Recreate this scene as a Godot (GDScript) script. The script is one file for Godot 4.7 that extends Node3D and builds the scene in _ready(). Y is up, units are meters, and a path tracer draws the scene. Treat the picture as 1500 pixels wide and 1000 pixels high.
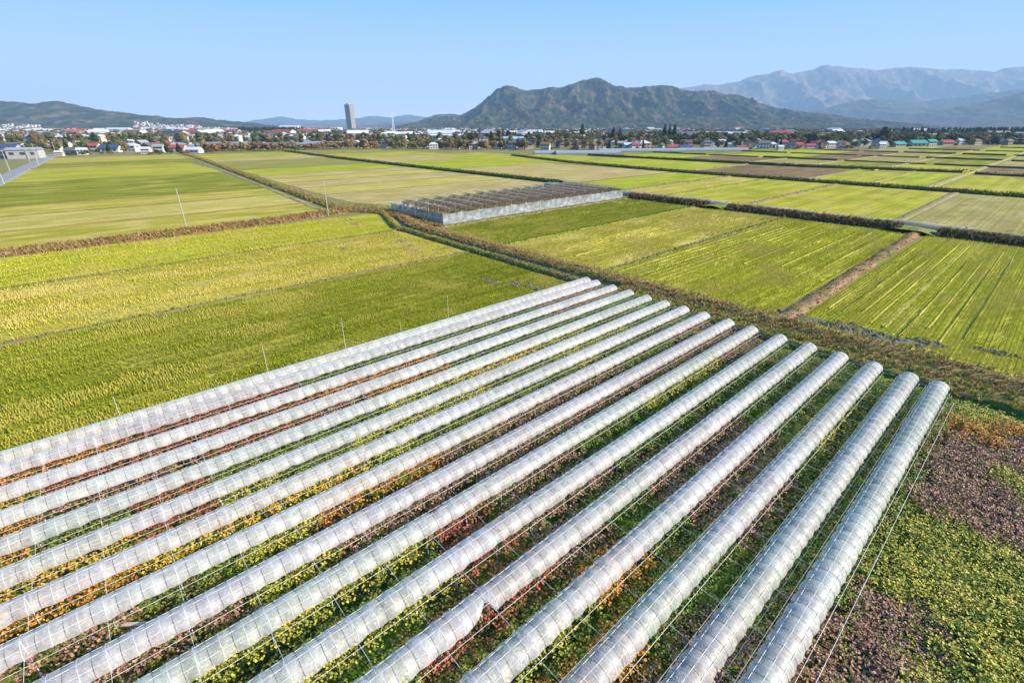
extends Node3D
# Vineyard rows under film in front of stubble fields, a town and mountains.
# Field frame: u runs along the vine rows (towards the viewer's left), v across them; a local point is (u, y, -v).

const F := 700.0          # focal length in photo pixels (photo 1500 x 1000)
const EYE := 20.0         # height of the camera
const HORIZON := 184.0    # photo row of the horizon
const ROW_V := [0.2, 1.8, 4.4, 6.85, 9.3, 11.7, 14.05, 16.4, 19.0, 21.35, 24.0, 26.5, 28.95, 31.4, 33.75, 35.6]
const HOOP_STEP := 0.82

var pitch := atan((500.0 - HORIZON) / F)
var field_frame: Transform3D
var rng := RandomNumberGenerator.new()
var taken := {}
var noise_wide := FastNoiseLite.new()
var noise_mid := FastNoiseLite.new()
var noise_fine := FastNoiseLite.new()
var noise_ridge := FastNoiseLite.new()
var mats := {}

# ---------------------------------------------------------------- helpers
class Builder:
	var p := PackedVector3Array()
	var n := PackedVector3Array()
	var c := PackedColorArray()
	var t := PackedVector2Array()
	func tri(a: Vector3, b: Vector3, d: Vector3, col := Color.WHITE, ua := Vector2.ZERO, ub := Vector2.ZERO, ud := Vector2.ZERO):
		var m := (d - a).cross(b - a).normalized()
		p.push_back(a); p.push_back(b); p.push_back(d)
		n.push_back(m); n.push_back(m); n.push_back(m)
		c.push_back(col); c.push_back(col); c.push_back(col)
		t.push_back(ua); t.push_back(ub); t.push_back(ud)
	func quad(a: Vector3, b: Vector3, d: Vector3, e: Vector3, col := Color.WHITE):
		tri(a, b, d, col); tri(a, d, e, col)
	func box(at: Vector3, size: Vector3, col := Color.WHITE, turn := Basis.IDENTITY):
		var h := size * 0.5
		var k := []
		for i in 8:
			k.push_back(at + turn * Vector3(h.x if i & 1 else -h.x, h.y if i & 2 else -h.y, h.z if i & 4 else -h.z))
		for f in [[0, 1, 3, 2], [5, 4, 6, 7], [4, 0, 2, 6], [1, 5, 7, 3], [2, 3, 7, 6], [4, 5, 1, 0]]:
			quad(k[f[0]], k[f[3]], k[f[2]], k[f[1]], col)
	func tube(a: Vector3, b: Vector3, ra: float, rb: float, sides := 6, col := Color.WHITE, cap := true):
		var d := (b - a).normalized()
		var s := d.cross(Vector3.UP if absf(d.y) < 0.9 else Vector3.RIGHT).normalized()
		var w := d.cross(s)
		for i in sides:
			var x := TAU * i / sides
			var y := TAU * (i + 1) / sides
			var m0 := s * cos(x) + w * sin(x)
			var m1 := s * cos(y) + w * sin(y)
			var q := [a + m0 * ra, b + m0 * rb, b + m1 * rb, a + m1 * ra]
			var o := [m0, m0, m1, m1]
			for k in [0, 1, 2, 0, 2, 3]:
				p.push_back(q[k]); n.push_back(o[k]); c.push_back(col); t.push_back(Vector2.ZERO)
			if cap:
				tri(b, q[1], q[2], col)
	func mesh() -> ArrayMesh:
		var a := []
		a.resize(Mesh.ARRAY_MAX)
		a[Mesh.ARRAY_VERTEX] = p; a[Mesh.ARRAY_NORMAL] = n; a[Mesh.ARRAY_COLOR] = c; a[Mesh.ARRAY_TEX_UV] = t
		var m := ArrayMesh.new()
		m.add_surface_from_arrays(Mesh.PRIMITIVE_TRIANGLES, a)
		return m

func sheet(nx: int, ny: int, pts: PackedVector3Array, cols: PackedColorArray, uvs: PackedVector2Array) -> ArrayMesh:
	# a smooth grid of nx by ny points, its faces turned so that normals and winding agree
	var idx := PackedInt32Array()
	var nor := PackedVector3Array()
	nor.resize(pts.size())
	for j in ny - 1:
		for i in nx - 1:
			var a := j * nx + i
			var b := a + 1
			var d := a + nx
			var e := d + 1
			idx.append_array([a, b, e, a, e, d])
			var m := (pts[e] - pts[a]).cross(pts[b] - pts[a]) + (pts[d] - pts[a]).cross(pts[e] - pts[a])
			nor[a] += m; nor[b] += m; nor[d] += m; nor[e] += m
	for i in nor.size():
		nor[i] = nor[i].normalized()
	var s := []
	s.resize(Mesh.ARRAY_MAX)
	s[Mesh.ARRAY_VERTEX] = pts; s[Mesh.ARRAY_NORMAL] = nor; s[Mesh.ARRAY_INDEX] = idx
	if cols.size(): s[Mesh.ARRAY_COLOR] = cols
	if uvs.size(): s[Mesh.ARRAY_TEX_UV] = uvs
	var m2 := ArrayMesh.new()
	m2.add_surface_from_arrays(Mesh.PRIMITIVE_TRIANGLES, s)
	return m2

func numbered(parent: Node, called: String) -> String:
	var key := str(parent.get_instance_id()) + called
	var k: int = taken.get(key, 0)
	taken[key] = k + 1
	return called if k == 0 else "%s_%03d" % [called, k]

func obj(called: String, mesh: Mesh, mat: Material, parent: Node = self, xf := Transform3D.IDENTITY) -> MeshInstance3D:
	var o := MeshInstance3D.new()
	o.name = numbered(parent, called)
	o.mesh = mesh
	if mat: o.material_override = mat
	o.transform = xf
	parent.add_child(o, true)
	return o

func tag(o: Node, label := "", category := "", group := "", kind := ""):
	if label: o.set_meta("label", label)
	if category: o.set_meta("category", category)
	if group: o.set_meta("group", group)
	if kind: o.set_meta("kind", kind)

func thing(called: String, label: String, category: String, xf: Transform3D, group := "") -> Node3D:
	var o := Node3D.new()
	o.name = numbered(self, called)
	add_child(o, true)
	o.transform = xf
	tag(o, label, category, group)
	return o

func copies(called: String, mesh: Mesh, mat: Material, buf: PackedFloat32Array, parent: Node = self, xf := Transform3D.IDENTITY) -> MultiMeshInstance3D:
	# buf: 16 numbers a copy: transform rows, colour
	var mm := MultiMesh.new()
	mm.transform_format = MultiMesh.TRANSFORM_3D
	mm.use_colors = true
	mm.mesh = mesh
	mm.instance_count = buf.size() / 16
	mm.buffer = buf
	var o := MultiMeshInstance3D.new()
	o.name = numbered(parent, called)
	o.multimesh = mm
	o.material_override = mat
	o.transform = xf
	parent.add_child(o, true)
	o.set_meta("kind", "stuff")
	return o

func put(buf: PackedFloat32Array, at: Vector3, turn: float, s: float, sy: float, col: Color):
	var c := cos(turn) * s
	var k := sin(turn) * s
	buf.append_array([c, 0.0, k, at.x, 0.0, sy, 0.0, at.y, -k, 0.0, c, at.z, col.r, col.g, col.b, 1.0])

func ground_at(x: float, y: float, h := 0.0) -> Vector3:
	# where the ray of photo pixel (x, y) meets the height h
	var X := (x - 750.0) / F
	var Y := (500.0 - y) / F
	var d := Vector3(X, Y * cos(pitch) - sin(pitch), -(cos(pitch) + Y * sin(pitch)))
	return Vector3(0, EYE, 0) + d * ((EYE - h) / -d.y)

func ray_at(x: float, y: float, depth: float) -> Vector3:
	# the point of that ray at a distance depth ahead (world -z)
	var X := (x - 750.0) / F
	var Y := (500.0 - y) / F
	var d := Vector3(X, Y * cos(pitch) - sin(pitch), -(cos(pitch) + Y * sin(pitch)))
	return Vector3(0, EYE, 0) + d * (depth / -d.z)

func local_at(x: float, y: float, h := 0.0) -> Vector3:
	return field_frame.affine_inverse() * ground_at(x, y, h)

func L(u: float, v: float, y := 0.0) -> Vector3:
	return Vector3(u, y, -v)

func mat(key: String, col: Color, rough := 0.9, spec := 0.3, vertex := false) -> StandardMaterial3D:
	# col is a real-world (linear) base colour
	if mats.has(key): return mats[key]
	var m := StandardMaterial3D.new()
	m.albedo_color = col.linear_to_srgb()
	m.roughness = rough
	m.metallic_specular = spec
	m.vertex_color_use_as_albedo = vertex
	m.cull_mode = BaseMaterial3D.CULL_DISABLED
	mats[key] = m
	return m

func grain(seed_value: int, size: int, freq: float, lo: float, hi: float, octaves := 4) -> NoiseTexture2D:
	var f := FastNoiseLite.new()
	f.seed = seed_value
	f.noise_type = FastNoiseLite.TYPE_SIMPLEX_SMOOTH
	f.frequency = freq
	f.fractal_octaves = octaves
	f.fractal_gain = 0.65
	var t := NoiseTexture2D.new()
	t.width = size; t.height = size
	t.seamless = true
	t.noise = f
	var g := Gradient.new()
	g.set_color(0, Color(lo, lo, lo))
	g.set_color(1, Color(hi, hi, hi))
	t.color_ramp = g
	return t

func vary(col: Color, amount: float) -> Color:
	var k := 1.0 + rng.randf_range(-amount, amount)
	return Color(col.r * k * (1.0 + rng.randf_range(-amount, amount) * 0.4), col.g * k, col.b * k * (1.0 + rng.randf_range(-amount, amount) * 0.4))

func _ready():
	rng.seed = 41
	var th := deg_to_rad(48.0)
	field_frame = Transform3D(Basis(Vector3(-sin(th), 0, cos(th)), Vector3.UP, Vector3(-cos(th), 0, -sin(th))), Vector3(9.275, 0, -58.675))
	noise_wide.seed = 3; noise_wide.frequency = 0.02; noise_wide.fractal_octaves = 3
	noise_mid.seed = 5; noise_mid.frequency = 0.11; noise_mid.fractal_octaves = 3
	noise_fine.seed = 9; noise_fine.frequency = 0.6; noise_fine.fractal_octaves = 2
	noise_ridge.seed = 12; noise_ridge.frequency = 0.0011; noise_ridge.fractal_type = FastNoiseLite.FRACTAL_RIDGED; noise_ridge.fractal_octaves = 4
	light()
	materials()
	setting()
	mountains()
	fields()
	banks()
	stubble()
	vineyard()
	open_vines()
	netted_orchard()
	poles()
	town()

# ---------------------------------------------------------------- camera, sky, sun
func light():
	var cam := Camera3D.new()
	cam.name = "camera"
	add_child(cam)
	cam.position = Vector3(0, EYE, 0)
	cam.rotation.x = -pitch
	cam.fov = rad_to_deg(2.0 * atan(500.0 / F))
	cam.near = 0.1
	cam.far = 60000.0
	cam.current = true
	var sky := ProceduralSkyMaterial.new()
	sky.sky_top_color = Color(0.0, 0.17, 0.41).linear_to_srgb()
	sky.sky_horizon_color = Color(0.42, 0.44, 0.46).linear_to_srgb()
	sky.sky_curve = 0.095
	sky.ground_horizon_color = Color(0.45, 0.52, 0.55).linear_to_srgb()
	sky.ground_bottom_color = Color(0.12, 0.13, 0.08).linear_to_srgb()
	sky.sun_angle_max = 2.0
	var env := Environment.new()
	env.background_mode = Environment.BG_SKY
	env.sky = Sky.new()
	env.sky.sky_material = sky
	env.tonemap_mode = Environment.TONE_MAPPER_LINEAR
	env.tonemap_exposure = 2.6
	env.sdfgi_enabled = true
	env.ssao_enabled = true
	env.ssil_enabled = true
	env.fog_enabled = true
	env.fog_density = 0.00008
	env.fog_light_color = Color(0.70, 0.84, 1.0)
	var w := WorldEnvironment.new()
	w.name = "world_environment"
	w.environment = env
	add_child(w)
	var sun := DirectionalLight3D.new()
	sun.name = "sun"
	sun.light_energy = 1.5
	sun.light_color = Color(1.0, 0.95, 0.86)
	sun.light_angular_distance = 0.5
	sun.shadow_enabled = true
	add_child(sun)
	var az := deg_to_rad(100.0)   # to the right of the view, a little behind the camera
	var el := deg_to_rad(31.0)
	var to_sun := Vector3(sin(az) * cos(el), sin(el), -cos(az) * cos(el))
	sun.look_at_from_position(to_sun * 100.0, Vector3.ZERO)

func materials():
	var m := mat("field", Color(1, 1, 1), 0.95, 0.2, true)
	m.albedo_texture = row_texture()
	m = mat("soil", Color(1, 1, 1), 0.95, 0.2, true)
	m.albedo_texture = grain(4, 512, 0.03, 0.72, 1.0)
	m.uv1_triplanar = true
	m.uv1_scale = Vector3(0.3, 0.3, 0.3)
	m = mat("blade", Color(1, 1, 1), 0.8, 0.3, true)
	m.backlight_enabled = true
	m.backlight = Color(0.5, 0.5, 0.5)
	m = mat("leaf", Color(1, 1, 1), 0.55, 0.35, true)
	m.backlight_enabled = true
	m.backlight = Color(0.6, 0.6, 0.6)
	mat("crown", Color(1, 1, 1), 0.85, 0.2, true)
	mat("rock", Color(1, 1, 1), 0.95, 0.1, true)
	mat("pipe", Color(0.55, 0.55, 0.55), 0.4, 0.5)
	mat("strap", Color(0.16, 0.16, 0.18), 0.7, 0.3)
	mat("bark", Color(0.16, 0.13, 0.10), 0.95, 0.2)
	mat("concrete", Color(0.34, 0.33, 0.31), 0.85, 0.3)
	var dirt := film_texture()
	var tints := [Color(0.78, 0.78, 0.81), Color(0.77, 0.79, 0.79), Color(0.79, 0.77, 0.81), Color(0.79, 0.78, 0.79)]
	for k in 4:
		var f := mat("film%d" % k, tints[k], 0.46, 0.65)
		f.albedo_color.a = 0.86
		f.vertex_color_use_as_albedo = true
		f.transparency = BaseMaterial3D.TRANSPARENCY_ALPHA
		f.albedo_texture = dirt
		f.backlight_enabled = true
		f.backlight = Color(0.8, 0.8, 0.8)

func row_texture() -> ImageTexture:
	# 6 m square: 20 rows of straw and soil between the stubble, greyscale, tinted by the field's own colour
	var s := 512
	var d := PackedByteArray()
	d.resize(s * s * 3)
	var f := FastNoiseLite.new()
	f.seed = 8; f.frequency = 0.05; f.fractal_octaves = 3
	var row := []
	for k in 20: row.push_back(rng.randf_range(0.86, 1.0))
	for y in s:
		var ph := y * 20.0 / s
		var across := 0.5 + 0.5 * cos(TAU * ph)
		var r: float = row[int(ph) % 20]
		for x in s:
			var a := TAU * x / s
			var k := f.get_noise_3d(cos(a) * 80.0, sin(a) * 80.0, y)
			var g := clampf((0.84 + 0.14 * across + 0.24 * k) * r, 0.4, 1.0)
			var o := (y * s + x) * 3
			d[o] = int(g * 255.0); d[o + 1] = int(g * 255.0); d[o + 2] = int(g * 235.0)
	var im := Image.create_from_data(s, s, false, Image.FORMAT_RGB8, d)
	im.generate_mipmaps()
	return ImageTexture.create_from_image(im)

func film_texture() -> ImageTexture:
	# weathered film: milky in patches and streaks (alpha), greyish with dust
	var s := 512
	var d := PackedByteArray()
	d.resize(s * s * 4)
	var f := FastNoiseLite.new()
	f.seed = 21; f.frequency = 0.02; f.fractal_octaves = 4; f.fractal_gain = 0.6
	for y in s:
		for x in s:
			var a := TAU * x / s
			var k := f.get_noise_3d(cos(a) * 60.0, sin(a) * 60.0, y * 0.5)
			var k2 := f.get_noise_3d(cos(a) * 260.0, sin(a) * 260.0 + 900.0, y * 3.0)
			var al := clampf(0.66 + 0.13 * k + 0.06 * k2, 0.45, 0.88)
			var g := clampf(0.95 + 0.07 * k2 + 0.08 * k, 0.8, 1.0)
			var o := (y * s + x) * 4
			d[o] = int(g * 255.0); d[o + 1] = int(g * 255.0); d[o + 2] = int(g * 255.0); d[o + 3] = int(al * 255.0)
	var im := Image.create_from_data(s, s, false, Image.FORMAT_RGBA8, d)
	im.generate_mipmaps()
	return ImageTexture.create_from_image(im)

# ---------------------------------------------------------------- ground and mountains
func setting():
	# the plain: fine near the camera, coarse far away
	var xs := PackedFloat32Array()
	for k in 97:
		var t := (k - 48) / 48.0
		xs.push_back(signf(t) * (pow(absf(t), 3.0) * 15000.0 + absf(t) * 400.0))
	var pts := PackedVector3Array()
	var cols := PackedColorArray()
	for z in xs:
		for x in xs:
			pts.push_back(Vector3(x, -0.02, z))
			var k := noise_wide.get_noise_2d(x * 0.6, z * 0.6) * 0.5 + 0.5
			cols.push_back(Color(0.28, 0.23, 0.10).lerp(Color(0.20, 0.20, 0.06), k))
	tag(obj("ground", sheet(97, 97, pts, cols, PackedVector2Array()), mats.soil), "", "", "", "structure")

func crest(px: Array, depth: float, x: float) -> float:
	# height of a skyline given as photo points, for a crest at that depth
	var last: Vector3 = ray_at(px[0][0], px[0][1], depth)
	if x <= last.x: return last.y
	for k in range(1, px.size()):
		var q: Vector3 = ray_at(px[k][0], px[k][1], depth)
		if x <= q.x:
			return lerpf(last.y, q.y, smoothstep(0.0, 1.0, (x - last.x) / (q.x - last.x)) * 0.4 + 0.6 * (x - last.x) / (q.x - last.x))
		last = q
	return last.y

func slope(px: Array, depth: float, front: float, back: float, spur: float, x: float, z: float) -> float:
	# height of a range at (x, z): its crest, falling to the plain in spurs and gullies
	var top := crest(px, depth, x)
	var a := (-z - front) / (depth - front) if -z < depth else (back + z) / (back - depth)
	a = clampf(a, 0.0, 1.0)
	var r := clampf(noise_ridge.get_noise_2d(x * spur, z * spur * 0.45) * 0.5 + 0.5, 0.0, 1.0)
	var body := pow(a, 1.1) * (1.0 - 0.85 * (1.0 - r) * pow(sin(PI * minf(a, 0.97)), 0.8)) + 0.10 * (r - 0.5) * sin(PI * a)
	return top * (minf(body, a) if -z > depth else body)

func ridge(px: Array, depth: float, front: float, back: float, nx: int, nz: int, rough: float, spur: float, greens: Array):
	var x0: float = ray_at(px[0][0], px[0][1], depth).x
	var x1: float = ray_at(px[-1][0], px[-1][1], depth).x
	var pts := PackedVector3Array()
	var cols := PackedColorArray()
	for j in nz:
		var z := -lerpf(front, back, j / float(nz - 1))
		for i in nx:
			var x := lerpf(x0, x1, i / float(nx - 1)) + rng.randf_range(-0.4, 0.4) * (x1 - x0) / nx
			var h := slope(px, depth, front, back, spur, x, z)
			var near := absf(-z - depth) < (back - front) / nz
			h += rng.randf_range(-rough, rough) * smoothstep(0.0, 30.0, h) * (0.35 if near else 1.0)
			pts.push_back(Vector3(x, h - 6.0, z + rng.randf_range(-0.4, 0.4) * (back - front) / nz))
			var k := noise_wide.get_noise_2d(x * 0.35, z * 0.35 + h) * 0.9 + 0.5
			var k2 := noise_mid.get_noise_2d(x * 0.08, z * 0.08)
			var c: Color = greens[0].lerp(greens[1], clampf(k, 0.0, 1.0))
			if k2 > 0.10: c = c.lerp(greens[2], clampf((k2 - 0.10) * 5.0, 0.0, 0.9))
			cols.push_back(vary(c, 0.3))
	tag(obj("hills", sheet(nx, nz, pts, cols, PackedVector2Array()), mats.rock), "", "", "", "structure")

var low_hills := [[-420, 130], [-200, 138], [-60, 142], [0, 143], [14, 145], [30, 149], [52, 147], [75, 144], [90, 147], [110, 153], [132, 159], [152, 160], [172, 162], [200, 167], [220, 167], [245, 171], [262, 170], [290, 169], [310, 175], [330, 178], [348, 177], [370, 181], [400, 186], [440, 190]]
func mountains():
	var forest := [Color(0.012, 0.024, 0.014), Color(0.034, 0.048, 0.026), Color(0.10, 0.070, 0.050)]
	var brown := [Color(0.06, 0.06, 0.045), Color(0.11, 0.085, 0.06), Color(0.22, 0.15, 0.12)]
	# the wooded mountain in the middle
	ridge([[560, 192], [580, 187], [612, 177], [640, 170], [672, 167], [690, 158], [703, 149], [716, 138], [728, 127], [740, 123], [756, 123], [775, 128], [800, 126], [820, 124], [838, 119], [855, 115], [872, 110], [888, 115], [905, 120], [922, 123], [945, 124], [968, 122], [985, 122], [1003, 129], [1020, 131], [1046, 129], [1062, 134], [1080, 134], [1100, 143], [1120, 150], [1142, 158], [1165, 161], [1200, 164], [1240, 170], [1275, 178], [1320, 186]],
		4300.0, 2900.0, 6200.0, 440, 150, 8.0, 1.5, forest)
	ridge([[500, 191], [540, 188], [600, 184], [625, 170], [640, 165], [665, 165], [690, 172], [740, 180], [800, 186]], 6000.0, 4900.0, 7500.0, 140, 40, 9.0, 0.9, forest)
	# the low hills on the left
	ridge(low_hills, 3600.0, 2500.0, 5400.0, 360, 90, 7.0, 1.6, forest)
	# pale ranges far away
	ridge([[300, 188], [370, 180], [395, 172], [412, 169], [430, 173], [470, 176], [520, 172], [548, 168], [570, 171], [600, 166], [640, 172], [700, 180]], 13000.0, 10000.0, 15500.0, 120, 26, 22.0, 0.4, forest)
	ridge([[480, 188], [540, 183], [575, 178], [600, 176], [640, 180], [720, 186]], 9000.0, 7000.0, 11500.0, 90, 26, 14.0, 0.5, forest)
	# the high range on the right
	ridge([[930, 140], [1000, 126], [1020, 123], [1050, 121], [1080, 116], [1098, 108], [1120, 103], [1142, 99], [1165, 101], [1195, 96], [1210, 92], [1225, 93], [1240, 96], [1260, 95], [1290, 95], [1325, 96], [1345, 93], [1365, 96], [1400, 98], [1440, 99], [1458, 101], [1475, 96], [1500, 92], [1560, 88], [1640, 95], [1800, 90], [2050, 100]],
		11500.0, 7600.0, 15000.0, 300, 110, 16.0, 0.55, brown)
	ridge([[1120, 184], [1160, 172], [1200, 160], [1235, 150], [1262, 143], [1285, 140], [1310, 145], [1335, 150], [1352, 146], [1380, 142], [1420, 138], [1460, 132], [1500, 126], [1600, 112], [1800, 110]], 7800.0, 5600.0, 10000.0, 220, 60, 12.0, 0.8, forest)
	ridge([[1180, 187], [1240, 182], [1290, 172], [1340, 166], [1390, 158], [1410, 152], [1440, 150], [1480, 138], [1520, 128], [1620, 118], [1800, 120]], 6000.0, 4500.0, 7800.0, 200, 60, 9.0, 1.0, forest)

# ---------------------------------------------------------------- fields
var palettes := {
	"green": [Color(0.320, 0.310, 0.023), Color(0.440, 0.405, 0.042), Color(0.46, 0.38, 0.09)],
	"deep": [Color(0.180, 0.195, 0.014), Color(0.270, 0.260, 0.024), Color(0.40, 0.34, 0.07)],
	"lime": [Color(0.290, 0.325, 0.016), Color(0.400, 0.410, 0.028), Color(0.46, 0.42, 0.07)],
	"yellow": [Color(0.350, 0.305, 0.036), Color(0.460, 0.380, 0.075), Color(0.55, 0.43, 0.14)],
	"straw": [Color(0.460, 0.370, 0.105), Color(0.560, 0.440, 0.160), Color(0.42, 0.36, 0.09)],
	"tan": [Color(0.440, 0.325, 0.150), Color(0.520, 0.400, 0.200), Color(0.38, 0.31, 0.11)],
	"olive": [Color(0.270, 0.240, 0.070), Color(0.340, 0.290, 0.100), Color(0.26, 0.25, 0.05)],
	"brown": [Color(0.210, 0.130, 0.070), Color(0.290, 0.190, 0.110), Color(0.15, 0.10, 0.06)],
	"dry": [Color(0.310, 0.255, 0.100), Color(0.420, 0.340, 0.160), Color(0.28, 0.26, 0.06)],
}

func field(u0: float, u1: float, v0: float, v1: float, kind: String, stripes := 0.25, y := 0.0, skew := 0.0):
	# a plot between u0..u1 and v0..v1; harvest strips run along u
	var pal: Array = palettes[kind]
	var away := (field_frame * L((u0 + u1) * 0.5, (v0 + v1) * 0.5)).length()
	var dv := clampf(away * 0.006, 0.4, 4.0)
	var du := clampf(away * 0.02, 1.5, 12.0)
	var nu := int(absf(u1 - u0) / du) + 2
	var nv := int(absf(v1 - v0) / dv) + 2
	var strip := []
	for k in nv: strip.push_back(rng.randf())
	var period := rng.randf_range(1.6, 2.6)
	var pts := PackedVector3Array()
	var cols := PackedColorArray()
	var uvs := PackedVector2Array()
	for j in nv:
		var v := lerpf(v0, v1, j / float(nv - 1))
		for i in nu:
			var t := i / float(nu - 1)
			var u := lerpf(u0, u1, t)
			var vv := v + skew * t
			var a := noise_wide.get_noise_2d(u * 1.6, v * 2.2) * 1.1 + noise_mid.get_noise_2d(u * 0.35, v * 1.3) * 0.5
			var s: float = sin(v * TAU / period + noise_mid.get_noise_2d(u * 0.1, v) * 0.6) * 0.5 + strip[j] - 0.5
			var c: Color = pal[0].lerp(pal[1], clampf(0.5 + a + s * stripes, 0.0, 1.0))
			var b := noise_mid.get_noise_2d(u * 0.5 + 700.0, v * 1.1)
			c = c.lerp(pal[2], clampf((b - 0.02) * 2.4, 0.0, 0.85))
			pts.push_back(L(u, vv, y + 0.03 + 0.03 * noise_mid.get_noise_2d(u, v)))
			cols.push_back(vary(c, 0.13))
			uvs.push_back(Vector2(u / 6.0, v / 6.0))
	tag(obj("rice_field", sheet(nu, nv, pts, cols, uvs), mats.field, self, field_frame), "", "", "", "structure")

func fields():
	# near, left of the ditch
	field(75, -3.5, -28.4, -1.0, "deep", 0.15)
	field(78, -3.5, -53.2, -29.2, "yellow", 0.3)
	field(80, -4.0, -76.5, -54.0, "green", 0.3)
	field(-3.0, -11.5, -76.4, -58.0, "green", 0.2, -0.012)
	# behind the brown bank
	field(80, -3, -105.5, -82.0, "yellow", 0.3)
	field(80, -5, -130.5, -106.5, "straw", 0.3)
	field(78, -7, -150.5, -131.5, "yellow", 0.3)
	field(66, -9, -235, -151.5, "deep", 0.15)
	field(64, -13, -315, -235, "green", 0.25)
	field(56, -19, -360, -317, "deep", 0.2)
	field(50, -26, -425, -361, "yellow", 0.4)
	# between the diagonal bank and the far ditch
	field(-14, -92, -118, -80, "tan", 0.3)
	field(-15, -92, -140, -119, "straw", 0.3)
	field(-16, -92, -162, -141, "tan", 0.3)
	field(-17, -92, -182, -163, "straw", 0.3)
	field(-18, -92, -200, -183, "tan", 0.3)
	field(-20, -92, -238, -201, "lime", 0.2)
	field(-22, -93, -310, -239, "olive", 0.2)
	field(-26, -96, -352, -311, "tan", 0.2)
	field(-28, -100, -410, -353, "green", 0.2)
	# beyond the far ditch
	field(-98, -170, -172, -90, "tan", 0.2)
	field(-98, -182, -235, -173, "lime", 0.15)
	field(-98, -160, -294, -236, "tan", 0.25)
	field(-100, -185, -350, -295, "green", 0.2)
	field(-161, -215, -294, -236, "green", 0.2)
	field(-104, -180, -420, -351, "olive", 0.2)
	# right of the ditch: four long plots up to the raised path
	field(-11, -80, -49.5, -28.5, "deep", 0.1)
	field(-11, -80, -28, -5.4, "yellow", 0.35)
	field(-11, -80, -4.6, 19.0, "green", 0.5)
	field(-11, -80, 21.6, 72.0, "green", 0.5)
	# beyond the raised path
	field(-88, -169, -88, -62, "lime", 0.15)
	field(-88, -169, -61, -46, "yellow", 0.2)
	field(-88, -169, -45, -21, "green", 0.4)
	field(-88, -169, -19.6, 12.5, "green", 0.4)
	field(-88, -169, 15.5, 80, "dry", 0.4)
	# behind the second bank
	field(-175, -246, -168, -90, "lime", 0.15)
	field(-175, -240, -240, -169, "green", 0.2)
	field(-175, -246, -86, -36, "brown", 0.3)
	field(-175, -246, -34, -14, "green", 0.2)
	field(-175, -258, -12.5, 3.0, "lime", 0.2)
	field(-175, -258, 7, 60, "green", 0.35)
	field(-175, -258, 61, 120, "lime", 0.35)
	var kinds := ["lime", "deep", "green", "brown", "lime", "deep", "green", "lime", "dry", "green", "lime", "brown"]
	var k := 0
	for band in [[-250, -318], [-324, -392], [-398, -470], [-476, -556], [-562, -660], [-666, -770]]:
		var v := 8.0
		while v < 260.0:
			field(band[0], band[1], v, v + 46.0, kinds[(k * 5 + 3) % 12], 0.25)
			v += 48.5
			k += 1
		v = 4.0
		var lim := lerpf(-235.0, -15.0, (-band[0] - 250.0) / 420.0)
		while v > lim:
			var wide := 30.0 if int(-v) % 2 == 0 else 48.0
			field(band[0], band[1], v - wide, v, kinds[(k * 7) % 12], 0.2)
			v -= wide + 2.4
			k += 1

# a bank of earth with weeds along a polyline of (u, v) points
func bank(called: String, line: Array, width: float, high: float, cols3: Array, tufts := 0.0, tuft_cols := [], base := 0.0, tall := 1.0) -> MeshInstance3D:
	var pts := PackedVector3Array()
	var cols := PackedColorArray()
	var buf := PackedFloat32Array()
	var away := 1e9
	for q in line: away = minf(away, (field_frame * L(q[0], q[1])).length())
	var step := clampf(away * 0.012, 0.5, 8.0)
	var along := []
	for k in line.size() - 1:
		var a := Vector2(line[k][0], line[k][1])
		var b := Vector2(line[k + 1][0], line[k + 1][1])
		var m := maxi(1, int(a.distance_to(b) / step))
		for i in m: along.push_back([a.lerp(b, i / float(m)), (b - a).normalized()])
		if k == line.size() - 2: along.push_back([b, (b - a).normalized()])
	var prof := [[-0.5, 0.0], [-0.36, 0.55], [-0.22, 0.95], [0.0, 1.0], [0.22, 0.95], [0.36, 0.55], [0.5, 0.0]]
	for s in along:
		var q: Vector2 = s[0]
		var d: Vector2 = s[1]
		var side := Vector2(-d.y, d.x)
		var wob := noise_mid.get_noise_2d(q.x * 1.3, q.y * 1.3)
		for f in prof:
			var e: float = f[0]
			var r := q + side * (e * width * (1.0 + 0.25 * wob) + wob * width * 0.12)
			var h: float = base + f[1] * high * (1.0 + 0.35 * noise_mid.get_noise_2d(r.x * 2.5, r.y * 2.5) + 0.2 * wob)
			pts.push_back(L(r.x, r.y, (h if f[1] > 0.0 else base - 0.05)))
			var k := noise_mid.get_noise_2d(r.x * 1.1 + 300.0, r.y * 1.1) + 0.35 * noise_fine.get_noise_2d(r.x, r.y)
			var c: Color = cols3[1]
			c = c.lerp(cols3[0], clampf(k * 2.5, 0.0, 1.0)).lerp(cols3[2], clampf(-k * 2.5, 0.0, 1.0))
			cols.push_back(vary(c, 0.12))
		if tufts > 0.0:
			var want := tufts * step * width * 2.2
			var count := int(want) + (1 if rng.randf() < fmod(want, 1.0) else 0)
			for i in count:
				var e := rng.randf_range(-0.5, 0.5)
				var r := q + side * e * width + d * rng.randf_range(0.0, step)
				var hh := base + high * (1.0 - pow(absf(e) * 2.0, 2.0)) * 0.9
				var sc := rng.randf_range(0.45, 1.15) * tall
				put(buf, L(r.x, r.y, hh), rng.randf() * TAU, sc, sc * rng.randf_range(0.7, 1.3), vary(tuft_cols[rng.randi() % tuft_cols.size()], 0.25))
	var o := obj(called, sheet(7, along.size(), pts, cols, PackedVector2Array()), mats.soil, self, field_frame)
	tag(o, "", "", "", "structure")
	if buf.size() > 0:
		copies("grass", tuft_mesh(), mats.blade, buf, o)
	return o

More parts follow.
